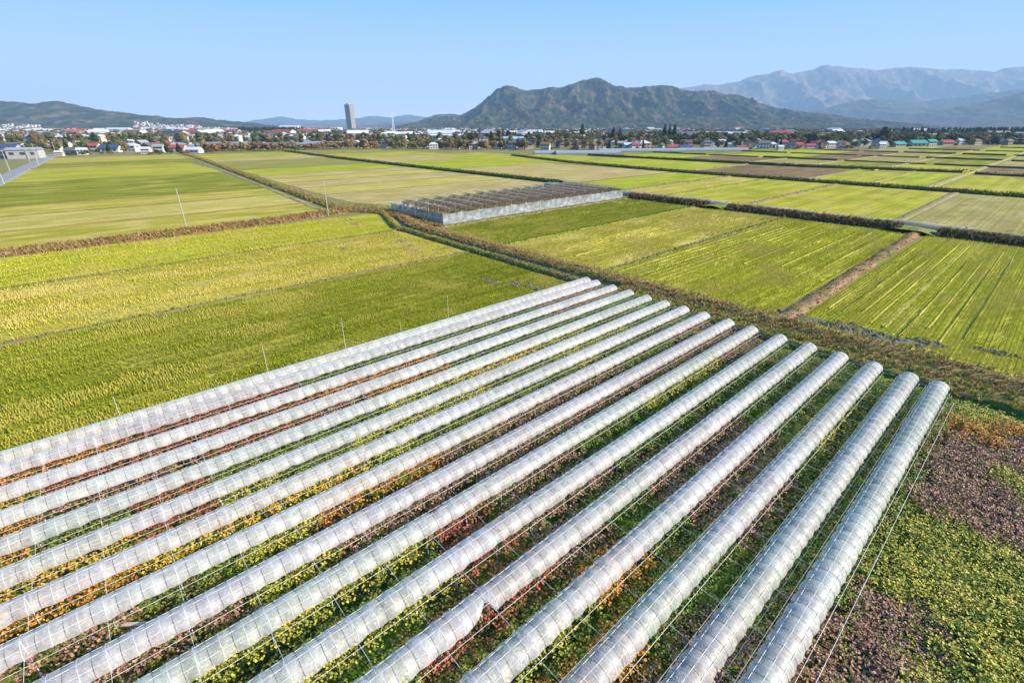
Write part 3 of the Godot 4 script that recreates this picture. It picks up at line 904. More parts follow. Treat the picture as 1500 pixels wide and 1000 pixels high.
	for k in 34000:
		var v := rng.randf_range(-0.4, 48.0)
		var u := rng.randf_range(-2.4, 60.0)
		if v > 17.0 and u > 61.0 - (v - 17.0) * 1.06: continue
		var d := noise_mid.get_noise_2d(u * 1.1 + 50.0, v * 1.1)
		if rng.randf() > 0.55 + d * 1.4: continue
		var s := rng.randf_range(0.7, 1.7)
		var col: Color = [Color(0.10, 0.20, 0.025), Color(0.15, 0.25, 0.03), Color(0.20, 0.25, 0.04), Color(0.08, 0.15, 0.02), Color(0.25, 0.18, 0.06)][rng.randi() % 5]
		if rng.randf() < 0.6:
			put(buf, L(u, v, 0.03), rng.randf() * TAU, s, s, vary(col, 0.25))
		else:
			put(buf2, L(u, v, 0.03), rng.randf() * TAU, s * 0.7, s * 0.6, vary(col, 0.25))
	tag(copies("weeds", weed.mesh(), mats.leaf, buf, self, field_frame), "low leafy weeds on the ground between the vine rows", "weeds")
	tag(copies("grass", tuft_mesh(), mats.blade, buf2, self, field_frame), "green grass on the ground between the vine rows", "grass")
	# fallen leaves
	var fall := Builder.new()
	leaf(fall, Vector3.ZERO, 0.13, 0.0, Color.WHITE)
	var buf3 := PackedFloat32Array()
	for k in 14000:
		var v := rng.randf_range(0.0, 40.0)
		var u := rng.randf_range(-1.0, 58.0)
		if v > 17.0 and u > 61.0 - (v - 17.0) * 1.06: continue
		var hue := hue_at(u, v) if k % 4 else BROWN
		var s := rng.randf_range(0.7, 1.3)
		put(buf3, L(u, v, 0.09), rng.randf() * TAU, s, s, vary(leaf_cols[hue][rng.randi() % 2], 0.3))
	tag(copies("fallen_leaves", fall.mesh(), mats.leaf, buf3, self, field_frame), "fallen vine leaves scattered between the rows", "leaves")

func film(t: Node3D, k0: int, k1: int, half: float, rise: float, edge: float, m: Material, row: int):
	var per := 6                       # cross-sections between two hoops; straps pull the film in half-way
	var na := 17
	var pts := PackedVector3Array()
	var uvs := PackedVector2Array()
	var count := (k1 - k0) * per + 1
	var slack := []
	var lean := []
	var cols := PackedColorArray()
	var patch := Color(1, 1, 1, 1)
	var patch_end := 0.0
	for k in (k1 - k0) * 2 + 3:
		slack.push_back(rng.randf_range(-0.012, 0.035))
		lean.push_back(rng.randf_range(-0.05, 0.05))
	for i in count:
		var f := i / float(per)
		var k := int(f)
		var w := f - k                  # 0 at a hoop, 0.5 at a strap
		var side := int(f * 2.0)
		var bulge := absf(sin(w * TAU)) # two pillows between hoops
		var pull := 1.0 - absf(2.0 * w - 1.0)
		var swell: float = 1.012 - 0.085 * pull + bulge * float(slack[mini(side, slack.size() - 1)])
		var x := (k0 + f) * HOOP_STEP
		if f >= patch_end:                # film is pieced together from lengths of different age
			patch_end = f + rng.randi_range(3, 14) * 0.5
			var g := rng.randf_range(0.9, 1.0)
			patch = Color(g, g, g * rng.randf_range(0.97, 1.03), rng.randf_range(0.78, 1.0))
		var low := 0.09 * noise_fine.get_noise_2d(x * 1.2, row * 17.0)
		# two tears: one flank hangs open from near the ridge
		var lo := -PI / 2
		var hi := PI / 2
		if row == 9: hi = lerpf(-0.1, PI / 2, clampf(absf(f - 44.3) / (1.6 if f < 44.3 else 0.25), 0.0, 1.0))
		if row == 11: lo = lerpf(-0.35, -PI / 2, clampf(absf(f - 45.4) / (0.2 if f < 45.4 else 1.1), 0.0, 1.0))
		for j in na:
			var a := lerpf(lo, hi, j / float(na - 1))
			var tilt: float = float(lean[mini(side, lean.size() - 1)]) * bulge * sin(a * 2.0)
			tilt -= 0.062 * pow(sin(2.0 * a), 2.0)       # stretched flat between the pipes
			var y := edge + rise * cos(a) * (swell + tilt)
			if j == 0 or j == na - 1: y += low - 0.03
			cols.push_back(patch)
			pts.push_back(Vector3(x, y, half * sin(a) * (swell + tilt)))
			uvs.push_back(Vector2(x / 5.0 + row * 0.37, j / float(na - 1) * 0.35 + row * 0.23))
	obj("film_sheet", sheet(na, count, pts, cols, uvs), m, t)

func open_vines():
	# uncovered vines spread over wires, right of the last tunnel
	var made := []
	for hue in 6:
		var set := []
		for k in 3:
			set.push_back(vine_foliage(hue, 3.6, 3.4, 2900, 0.75, 1.55))
		made.push_back(set)
	var trunk := Builder.new()
	trunk.tube(Vector3(0, -0.05, 0), Vector3(0.05, 0.95, 0.04), 0.06, 0.045, 6)
	for k in 6:
		var a := TAU * k / 6.0
		trunk.tube(Vector3(0.05, 0.9, 0.04), Vector3(cos(a) * 1.1, 0.98, sin(a) * 1.1), 0.028, 0.01, 4)
	var tm := trunk.mesh()
	var spots := []
	for h in [[1440, 600, 1], [1490, 625, 3], [1390, 600, 1], [1430, 625, 3], [1400, 620, 2], [1420, 650, 5], [1470, 660, 5], [1400, 720, 5], [1450, 690, 5], [1350, 720, 5], [1480, 760, 5], [1490, 700, 1], [1330, 800, 1], [1350, 850, 1], [1450, 830, 1], [1400, 800, 1], [1280, 880, 5], [1290, 950, 5], [1400, 930, 0], [1350, 970, 5], [1250, 990, 5], [1500, 900, 1], [1480, 980, 1], [1300, 830, 1], [1430, 980, 1]]:
		var q := local_at(h[0], h[1], 1.4)
		spots.push_back([q.x, -q.z, h[2]])
	hues = spots
	var v := 38.3
	while v < 52.0:
		var u := 2.4 + rng.randf_range(-0.3, 0.3)
		while u < 38.0:
			var hue := hue_at(u, v)
			var g := thing("grapevine", "uncovered %s-leaved grapevine spread flat beside the last film tunnel" % leaf_words[hue], "grapevine", field_frame * Transform3D(Basis(Vector3.UP, rng.randf() * TAU), L(u, v)), "uncovered %s grapevines" % leaf_words[hue])
			obj("trunk", tm, mats.bark, g)
			obj("foliage", made[hue][rng.randi() % 3], mats.leaf, g, Transform3D(Basis().scaled(Vector3(1, rng.randf_range(0.85, 1.12), 1)), Vector3.ZERO))
			u += 2.5
		v += 2.4

# ---------------------------------------------------------------- netted orchard in the middle distance
func netted_orchard():
	var net := mat("net", Color(0.36, 0.39, 0.41), 0.8, 0.2)
	net.transparency = BaseMaterial3D.TRANSPARENCY_ALPHA
	net.albedo_texture = net_texture()
	var u0 := -14.0
	var u1 := -79.5
	var v0 := -75.0
	var v1 := -52.0
	var t := thing("net_enclosure", "grey windbreak net around a small vineyard among the fields", "enclosure", field_frame * Transform3D(Basis(), L(u0, v1)))
	var du := u1 - u0
	var dv := v0 - v1
	var corners := [Vector2(0, 0), Vector2(du, 0), Vector2(du, dv), Vector2(0, dv)]
	var post := Builder.new()
	post.tube(Vector3(0, -0.1, 0), Vector3(0, 2.75, 0), 0.045, 0.045, 6)
	var pm := post.mesh()
	for k in 4:
		var a: Vector2 = corners[k]
		var b: Vector2 = corners[(k + 1) % 4]
		var m := int(a.distance_to(b) / 4.7)
		for i in m:
			var p := a.lerp(b, i / float(m))
			var q := a.lerp(b, (i + 1) / float(m))
			obj("post", pm, mats.pipe, t, Transform3D(Basis(), L(p.x, p.y)))
			var pts := PackedVector3Array()
			var uvs := PackedVector2Array()
			var out := Vector2(b.y - a.y, a.x - b.x).normalized()
			for y in 6:
				for x in 9:
					var w := p.lerp(q, x / 8.0) + out * (0.10 * sin(x / 8.0 * PI) * (0.4 + noise_mid.get_noise_2d(x + i * 9.0, y * 3.0 + k * 40.0)))
					pts.push_back(L(w.x, w.y, 0.05 + y * 0.47 - (0.12 * sin(x / 8.0 * PI) if y == 5 else 0.0)))
					uvs.push_back(Vector2((i + x / 8.0) * 0.31 + k * 0.4, y / 5.0 * 0.25))
			obj("net_panel", sheet(9, 6, pts, PackedColorArray(), uvs), net, t)
	# ridge pipes carry rolled-up film
	var pipe := Builder.new()
	var e := -dv
	pipe.tube(Vector3(0, 3.35, 0.6), Vector3(0, 3.35, e - 0.6), 0.085, 0.085, 6)
	for k in 6: pipe.tube(Vector3(0, 0, 0.9 + k * (e - 1.8) / 5.0), Vector3(0, 3.3, 0.9 + k * (e - 1.8) / 5.0), 0.022, 0.022, 5)
	var ridge_mesh := pipe.mesh()
	var foliage := []
	for k in 4:
		leaf_cols.push_back([Color(0.22, 0.15, 0.08), Color(0.32, 0.22, 0.12), Color(0.16, 0.16, 0.05), Color(0.24, 0.12, 0.08)])
		foliage.push_back(vine_foliage(leaf_cols.size() - 1, 4.8, 3.0, 1500, 1.3, 3.0, 1.5))
	var trunk := Builder.new()
	trunk.tube(Vector3(0, -0.05, 0), Vector3(0.05, 1.9, 0.04), 0.06, 0.04, 5)
	for k in 6: trunk.tube(Vector3(0.05, 1.8, 0.04), Vector3(rng.randf_range(-1.3, 1.3), 2.3, rng.randf_range(-1.8, 1.8)), 0.03, 0.012, 4)
	var tm := trunk.mesh()
	for k in 14:
		var u := du * (k + 0.5) / 14.0
		var w := thing("support_frame", "pinkish pipe frame carrying rolled-up film inside the grey net enclosure", "pipe frame", field_frame * Transform3D(Basis(), L(u0 + u, v1)), "pipe frames in the net enclosure")
		obj("pipe_frame", ridge_mesh, mat("rolled_film", Color(0.62, 0.52, 0.54), 0.6, 0.3), w)
		for i in 5:
			var g := thing("grapevine", "withered brown grapevine inside the grey net enclosure", "grapevine", field_frame * Transform3D(Basis(Vector3.UP, PI / 2), L(u0 + u - 2.2, v1 + dv * (i + 0.5) / 5.0)), "withered vines in the net enclosure")
			obj("trunk", tm, mats.bark, g)
			obj("foliage", foliage[rng.randi() % 4], mats.leaf, g)

func net_texture() -> ImageTexture:
	var s := 256
	var d := PackedByteArray()
	d.resize(s * s * 4)
	var f := FastNoiseLite.new()
	f.seed = 31; f.frequency = 0.03; f.fractal_octaves = 4
	for y in s:
		for x in s:
			var a := TAU * x / s
			var k := f.get_noise_3d(cos(a) * 40.0, sin(a) * 40.0, y)
			var al := clampf(0.80 + 0.22 * k, 0.6, 0.95)
			var g := clampf(0.88 + 0.22 * k, 0.65, 1.0)
			var o := (y * s + x) * 4
			d[o] = int(g * 245.0); d[o + 1] = int(g * 250.0); d[o + 2] = int(g * 255.0); d[o + 3] = int(al * 255.0)
	return ImageTexture.create_from_image(Image.create_from_data(s, s, false, Image.FORMAT_RGBA8, d))

# ---------------------------------------------------------------- poles, road, mast
func pole_at(px: float, py: float, tall: float, label: String, group := "", arms := true):
	var t := thing("utility_pole", label, "utility pole", Transform3D(Basis(), ground_at(px, py)), group)
	var b := Builder.new()
	b.tube(Vector3(0, -0.3, 0), Vector3(0, tall, 0), 0.12, 0.08, 8)
	obj("shaft", b.mesh(), mats.concrete, t)
	if arms:
		b = Builder.new()
		b.box(Vector3(0, tall - 0.5, 0.16), Vector3(1.5, 0.09, 0.09))
		var bar := obj("crossarm", b.mesh(), mats.concrete, t)
		for k in 3:
			b = Builder.new()
			b.tube(Vector3(-0.6 + k * 0.6, tall - 0.455, 0.16), Vector3(-0.6 + k * 0.6, tall - 0.25, 0.16), 0.05, 0.035, 6)
			obj("insulator", b.mesh(), mat("insulator", Color(0.6, 0.6, 0.58), 0.3, 0.5), bar)

func poles():
	pole_at(275, 341, 8.8, "slim grey concrete pole standing on the brown bank beside the pale stubble", "", false)
	pole_at(481, 316, 8.2, "slim grey concrete pole at the corner of the brown bank and the diagonal bank", "", false)
	# the road on the far left
	var a := ground_at(-60, 293)
	var b := ground_at(78, 226)
	var d := (b - a).normalized()
	var s := Vector3(-d.z, 0, d.x)
	var r := Builder.new()
	var k0 := a
	for k in 20:
		var p := a.lerp(b, k / 20.0) + Vector3.UP * 0.35
		var q := a.lerp(b, (k + 1) / 20.0) + Vector3.UP * 0.35
		r.quad(p - s * 2.6, q - s * 2.6, q + s * 2.6, p + s * 2.6)
		r.quad(p + s * 2.6, q + s * 2.6, q + s * 4.0 - Vector3.UP * 0.4, p + s * 4.0 - Vector3.UP * 0.4)
		r.quad(q - s * 2.6, p - s * 2.6, p - s * 4.0 - Vector3.UP * 0.4, q - s * 4.0 - Vector3.UP * 0.4)
	var asphalt := mat("asphalt", Color(0.21, 0.205, 0.20), 0.9, 0.3)
	tag(obj("road", r.mesh(), asphalt), "", "", "", "structure")
	for k in 7:
		var p := a.lerp(b, 0.16 + k * 0.125)
		var side := -1.0 if k % 3 else 1.0
		var t := thing("utility_pole", "pale concrete utility pole along the grey farm road", "utility pole", Transform3D(Basis(Vector3.UP, 0.7), p + s * side * 3.6), "utility poles along the farm road")
		var sh := Builder.new()
		sh.tube(Vector3(0, -0.3, 0), Vector3(0, 9.5, 0), 0.18, 0.12, 8)
		obj("shaft", sh.mesh(), mats.concrete, t)
		sh = Builder.new()
		sh.box(Vector3(0, 9.0, 0.17), Vector3(1.6, 0.1, 0.1))
		obj("crossarm", sh.mesh(), mats.concrete, t)
	for q in [[586, 217, 9.0], [892, 219, 9.0], [953, 219, 9.0], [660, 214, 9.0], [1080, 216, 9.0], [300, 219, 9.0]]:
		pole_at(q[0], q[1], q[2], "thin utility pole standing among the houses at the edge of the fields", "utility poles at the town edge")
	# slender bamboo poles at the field side of the first tunnel
	for q in [[38.0, -0.75, 4.6], [31.5, -0.75, 5.0], [20.5, -0.75, 4.6], [47.5, -0.75, 3.6], [26.0, -0.75, 3.2]]:
		var t := Builder.new()
		t.tube(Vector3(0, -0.2, 0), Vector3(0.05, q[2] * 0.6, 0), 0.024, 0.019, 5)
		t.tube(Vector3(0.05, q[2] * 0.6, 0), Vector3(0.02, q[2], 0), 0.019, 0.012, 5)
		var o := obj("stake", t.mesh(), mat("stake", Color(0.55, 0.52, 0.45), 0.7, 0.3), self, field_frame * Transform3D(Basis(), L(q[0], q[1])))
		tag(o, "thin pale stake standing between the green stubble field and the first film tunnel", "stake", "stakes along the first film tunnel")
	# lattice mast
	var base := ground_at(577, 197)
	var t := thing("lattice_mast", "tall pale lattice mast rising among houses left of the wooded mountain", "mast", Transform3D(Basis(), base))
	var h := 46.0
	var steel := mat("steel", Color(0.62, 0.63, 0.64), 0.5, 0.5)
	for q in [[-1, -1], [1, -1], [1, 1], [-1, 1]]:
		var l := Builder.new()
		l.tube(Vector3(q[0] * 2.6, 0, q[1] * 2.6), Vector3(q[0] * 0.5, h, q[1] * 0.5), 0.28, 0.2, 4)
		obj("leg", l.mesh(), steel, t)
	for k in 11:
		var y0 := h * k / 11.0
		var y1 := h * (k + 1) / 11.0
		var w0 := lerpf(2.6, 0.5, y0 / h)
		var w1 := lerpf(2.6, 0.5, y1 / h)
		var l := Builder.new()
		for q in [[-1, -1, 1, -1], [1, -1, 1, 1], [1, 1, -1, 1], [-1, 1, -1, -1]]:
			l.tube(Vector3(q[0] * w0, y0, q[1] * w0), Vector3(q[2] * w1, y1, q[3] * w1), 0.12, 0.12, 3)
			l.tube(Vector3(q[2] * w0, y0, q[3] * w0), Vector3(q[0] * w1, y1, q[1] * w1), 0.12, 0.12, 3)
		obj("bracing", l.mesh(), steel, t)
	var l := Builder.new()
	l.tube(Vector3(0, h, 0), Vector3(0, h + 5.0, 0), 0.2, 0.1, 5)
	obj("antenna", l.mesh(), steel, t)
	tower()

func tower():
	var top: Vector3 = ground_at(515, 189.4)
	var d := top.length()
	var t := thing("residential_tower", "solitary tall grey residential tower block far beyond the fields", "tower block", Transform3D(Basis(Vector3.UP, deg_to_rad(-28.0)), top))
	var wide := 36.0
	var deep := 30.0
	var high := 132.0
	var grey := mat("tower_wall", Color(0.22, 0.20, 0.185), 0.85, 0.3)
	var glass := mat("tower_glass", Color(0.12, 0.13, 0.15), 0.2, 0.5)
	var b := Builder.new()
	b.box(Vector3(0, high / 2, 0), Vector3(wide, high, deep))
	obj("shaft", b.mesh(), grey, t)
	for k in 40:
		b = Builder.new()
		b.box(Vector3(0, 3.4 + k * 3.2, 0), Vector3(wide * 0.86, 1.5, deep + 0.5))
		b.box(Vector3(0, 3.4 + k * 3.2, 0), Vector3(wide + 0.5, 1.5, deep * 0.8))
		obj("window_band", b.mesh(), glass, t)
	for s in [-1.0, 1.0]:
		for q in [[s * wide * 0.5, 0.0], [s * wide * 0.16, 0.0]]:
			b = Builder.new()
			b.box(Vector3(q[0], high / 2 + 1, 0), Vector3(2.4, high + 3, deep + 2.4))
			obj("pilaster", b.mesh(), grey, t)
	b = Builder.new()
	b.box(Vector3(-2, high + 3.5, 0), Vector3(wide * 0.55, 7, deep * 0.6))
	obj("roof_house", b.mesh(), mat("tower_top", Color(0.42, 0.4, 0.38), 0.8, 0.3), t)

# ---------------------------------------------------------------- town and trees
var tree_meshes := {}
func crown_mesh(kind: String, k: int) -> ArrayMesh:
	var key := kind + str(k)
	if tree_meshes.has(key): return tree_meshes[key]
	var b := Builder.new()
	var cols: Array = {"conifer": [Color(0.020, 0.040, 0.016), Color(0.040, 0.062, 0.022)], "broad": [Color(0.07, 0.09, 0.03), Color(0.13, 0.135, 0.05)], "rust": [Color(0.19, 0.105, 0.055), Color(0.29, 0.18, 0.10)], "ginkgo": [Color(0.52, 0.36, 0.03), Color(0.60, 0.44, 0.05)], "olive": [Color(0.16, 0.14, 0.06), Color(0.25, 0.21, 0.10)]}[kind]
	# unit tree, 1 m tall; clumps of small faces around lobes
	var lobes := []
	if kind == "conifer":
		for i in 9:
			var y := 0.16 + i * 0.092
			for q in 4: lobes.push_back([Vector3(rng.randfn(0, 1), 0, rng.randfn(0, 1)).normalized() * (0.17 * (1.0 - i / 9.5)) + Vector3.UP * y, 0.15 * (1.08 - i / 10.0)])
	else:
		for i in 11:
			var a := rng.randf() * TAU
			var r := rng.randf_range(0.05, 0.30)
			lobes.push_back([Vector3(cos(a) * r, rng.randf_range(0.34, 0.80) - r * 0.3, sin(a) * r), rng.randf_range(0.13, 0.22)])
	for lobe in lobes:
		var tint: Color = cols[0].lerp(cols[1], rng.randf())
		for i in (22 if kind == "conifer" else 70):
			var dir := Vector3(rng.randfn(0, 1), rng.randfn(0, 1), rng.randfn(0, 1)).normalized()
			var at: Vector3 = lobe[0] + dir * lobe[1] * rng.randf_range(0.5, 1.05)
			var s := rng.randf_range(0.024, 0.052)
			var x := dir.cross(Vector3(rng.randfn(0, 1), rng.randfn(0, 1), rng.randfn(0, 1))).normalized()
			var y := dir.cross(x)
			b.tri(at + x * s, at - x * s * 0.6 + y * s, at - x * s * 0.6 - y * s + dir * s * 0.4, vary(tint, 0.2))
			b.tri(at - x * s, at + x * s * 0.7 - y * s, at + x * s * 0.5 + y * s - dir * s * 0.3, vary(tint, 0.2))
	tree_meshes[key] = b.mesh()
	return tree_meshes[key]

var trunk_unit: ArrayMesh
func tree(kind: String, at: Vector3, tall: float, wide: float, label: String, category: String, group: String, called: String):
	if not trunk_unit:
		var b := Builder.new()
		b.tube(Vector3(0, -0.03, 0), Vector3(0.01, 0.45, 0), 0.03, 0.018, 6)
		b.tube(Vector3(0.01, 0.40, 0), Vector3(0.14, 0.62, 0.05), 0.014, 0.006, 4)
		b.tube(Vector3(0.01, 0.42, 0), Vector3(-0.12, 0.66, -0.07), 0.014, 0.006, 4)
		trunk_unit = b.mesh()
	var t := thing(called, label, category, Transform3D(Basis(Vector3.UP, rng.randf() * TAU) * Basis().scaled(Vector3(wide, tall, wide)), at), group)
	obj("trunk", trunk_unit, mats.bark, t)
	obj("crown", crown_mesh(kind, rng.randi() % 3), mats.crown, t)

var roof_cols := {"red": Color(0.30, 0.055, 0.045), "navy": Color(0.035, 0.06, 0.13), "dark grey": Color(0.09, 0.09, 0.10), "grey": Color(0.25, 0.25, 0.27), "brown": Color(0.15, 0.085, 0.06), "orange": Color(0.42, 0.12, 0.05), "teal": Color(0.04, 0.25, 0.22), "white": Color(0.42, 0.43, 0.45), "sky blue": Color(0.25, 0.42, 0.58)}
var wall_cols := {"white": Color(0.50, 0.49, 0.47), "cream": Color(0.42, 0.37, 0.29), "pale grey": Color(0.33, 0.33, 0.34), "tan": Color(0.28, 0.20, 0.15)}
var house_meshes := {}
func house_parts(k: int) -> Dictionary:
	# three plain types: two-storey gable, low gable with wide eaves, hipped
	if house_meshes.has(k): return house_meshes[k]
	var w := [9.0, 13.0, 10.5][k] as float
	var d := [7.0, 8.0, 8.5][k] as float
	var h := [5.6, 3.4, 5.4][k] as float
	var rise := [2.0, 2.2, 2.1][k] as float
	var b := Builder.new()
	b.box(Vector3(0, h / 2 - 0.1, 0), Vector3(w, h + 0.2, d))
	if k < 2:
		for s in [-1.0, 1.0]: b.tri(Vector3(s * w / 2, h, -d / 2), Vector3(s * w / 2, h + rise, 0), Vector3(s * w / 2, h, d / 2))
	var r := Builder.new()
	var e := 0.7
	var a0 := Vector3(-w / 2 - e, h - 0.25, -d / 2 - e)
	var a1 := Vector3(w / 2 + e, h - 0.25, -d / 2 - e)
	var a2 := Vector3(w / 2 + e, h - 0.25, d / 2 + e)
	var a3 := Vector3(-w / 2 - e, h - 0.25, d / 2 + e)
	var inset := e if k < 2 else -d * 0.38
	var r0 := Vector3(-w / 2 - inset, h + rise, 0)
	var r1 := Vector3(w / 2 + inset, h + rise, 0)
	r.quad(a0, a1, r1, r0); r.quad(a2, a3, r0, r1)
	if k == 2: r.tri(a1, a2, r1); r.tri(a3, a0, r0)
	var lip := Vector3.UP * 0.18
	for q in [[a0, a1], [a1, a2], [a2, a3], [a3, a0]]:
		if k == 2 or absf(q[0].z - q[1].z) < 0.1: r.quad(q[0] - lip, q[1] - lip, q[1], q[0])
	r.quad(a0 - lip, a3 - lip, a2 - lip, a1 - lip)
	var wins := []
	for f in (2 if h > 4 else 1):
		for s in [-1.0, 1.0]:
			for i in 3: wins.push_back([Vector3(-w * 0.3 + i * w * 0.3, 1.5 + f * 2.7, s * (d / 2 + 0.03)), Vector3(1.7, 1.2, 0.08)])
	for s in [-1.0, 1.0]: wins.push_back([Vector3(s * (w / 2 + 0.03), 1.5 + (2.7 if h > 4 else 0.0), 0.8), Vector3(0.08, 1.2, 1.6)])
	var wm := []
	for q in wins:
		var x := Builder.new()
		x.box(q[0], q[1])
		wm.push_back(x.mesh())
	house_meshes[k] = {"wall": b.mesh(), "roof": r.mesh(), "windows": wm}
	return house_meshes[k]

func house(at: Vector3, kind: int, roof: String, wall: String, yaw: float, scale := Vector3.ONE, windows := true, where := "at the edge of the rice fields"):
	var p := house_parts(kind)
	var t := thing("house", "%s house, %s walls, %s roof, %s" % [["tall gabled", "low gabled", "hip-roofed"][kind], wall, roof, where], "house", Transform3D(Basis(Vector3.UP, yaw) * Basis().scaled(scale), at), "%s-roofed %s houses %s" % [roof, wall, where])
	obj("wall", p.wall, mat("wall_" + wall, wall_cols[wall], 0.9, 0.3), t)
	obj("roof", p.roof, mat("roof_" + roof, roof_cols[roof], 0.45 if roof in ["red", "navy", "teal", "sky blue", "white"] else 0.7, 0.4), t)
	if windows:
		for w in p.windows: obj("window", w, mat("window_glass", Color(0.05, 0.06, 0.075), 0.15, 0.5), t)

func greenhouse(px: float, py: float, long: float, yaw: float, label: String):
	# a barrel-roofed film house
	var t := thing("greenhouse", label, "greenhouse", Transform3D(Basis(Vector3.UP, yaw), ground_at(px, py)), "film greenhouses at the field edge")
	var b := Builder.new()
	var w := 3.2
	for k in 8:
		var a := PI * k / 8.0
		var c := PI * (k + 1) / 8.0
		var p := Vector3(0, 0.9 + sin(a) * 1.9, -cos(a) * w)
		var q := Vector3(0, 0.9 + sin(c) * 1.9, -cos(c) * w)
		var x := Vector3(long / 2, 0, 0)
		b.quad(p - x, p + x, q + x, q - x)
		b.tri(p + x, Vector3(long / 2, 0, 0), q + x); b.tri(q - x, Vector3(-long / 2, 0, 0), p - x)
	for s in [-1.0, 1.0]:
		var x := Vector3(long / 2, 0, 0)
		b.quad(Vector3(-long / 2, 0, s * w), Vector3(long / 2, 0, s * w), Vector3(long / 2, 0.9, s * w), Vector3(-long / 2, 0.9, s * w))
		b.tri(Vector3(s * long / 2, 0, -w), Vector3(s * long / 2, 0.9, -w), Vector3(s * long / 2, 0.9, w)); b.tri(Vector3(s * long / 2, 0, -w), Vector3(s * long / 2, 0.9, w), Vector3(s * long / 2, 0, w))
	obj("film_cover", b.mesh(), mat("greenhouse_film", Color(0.21, 0.24, 0.28), 0.6, 0.3), t)
	var d := Builder.new()
	d.box(Vector3(long / 2 + 0.03, 1.0, 0), Vector3(0.06, 2.0, 1.8))
	obj("door", d.mesh(), mats.pipe, t)

func hall(px: float, py: float, size: Vector3, roof: String, wall: String, yaw: float, label: String):
	var t := thing("hall", label, "building", Transform3D(Basis(Vector3.UP, yaw), ground_at(px, py)))
	var b := Builder.new()
	b.box(Vector3(0, size.y / 2, 0), size)
	obj("wall", b.mesh(), mat("wall_" + wall, wall_cols[wall], 0.9, 0.3), t)
	b = Builder.new()
	var x := size.x / 2 + 0.5
	var z := size.z / 2 + 0.5
	var h := size.y + 0.02
	var up := size.z * 0.16
	b.quad(Vector3(-x, h, -z), Vector3(x, h, -z), Vector3(x, h + up, 0), Vector3(-x, h + up, 0))
	b.quad(Vector3(x, h, z), Vector3(-x, h, z), Vector3(-x, h + up, 0), Vector3(x, h + up, 0))
	for s in [-1.0, 1.0]: b.tri(Vector3(s * x, h, -z), Vector3(s * x, h + up, 0), Vector3(s * x, h, z))
	obj("roof", b.mesh(), mat("roof_" + roof, roof_cols[roof], 0.5, 0.4), t)
	var m := int(size.x / 5.0)
	for k in m:
		b = Builder.new()
		b.box(Vector3(-size.x / 2 + (k + 0.5) * size.x / m, size.y * 0.6, size.z / 2 + 0.03), Vector3(2.6, size.y * 0.3, 0.08))
		obj("window", b.mesh(), mat("window_glass", Color(0.05, 0.06, 0.075), 0.15, 0.5), t)

func edge_row(px: float) -> float:
	# photo row where the fields end and the town begins
	var e := [[-100, 232], [70, 229], [120, 227], [290, 225.5], [330, 222.5], [430, 221], [500, 219], [640, 219.5], [750, 220], [880, 221], [980, 220], [1090, 219.5], [1250, 218], [1340, 215.5], [1500, 212.5], [1600, 211]]
	for k in e.size() - 1:
		if px <= e[k + 1][0]: return lerpf(e[k][1], e[k + 1][1], (px - e[k][0]) / float(e[k + 1][0] - e[k][0]))
	return 211.0

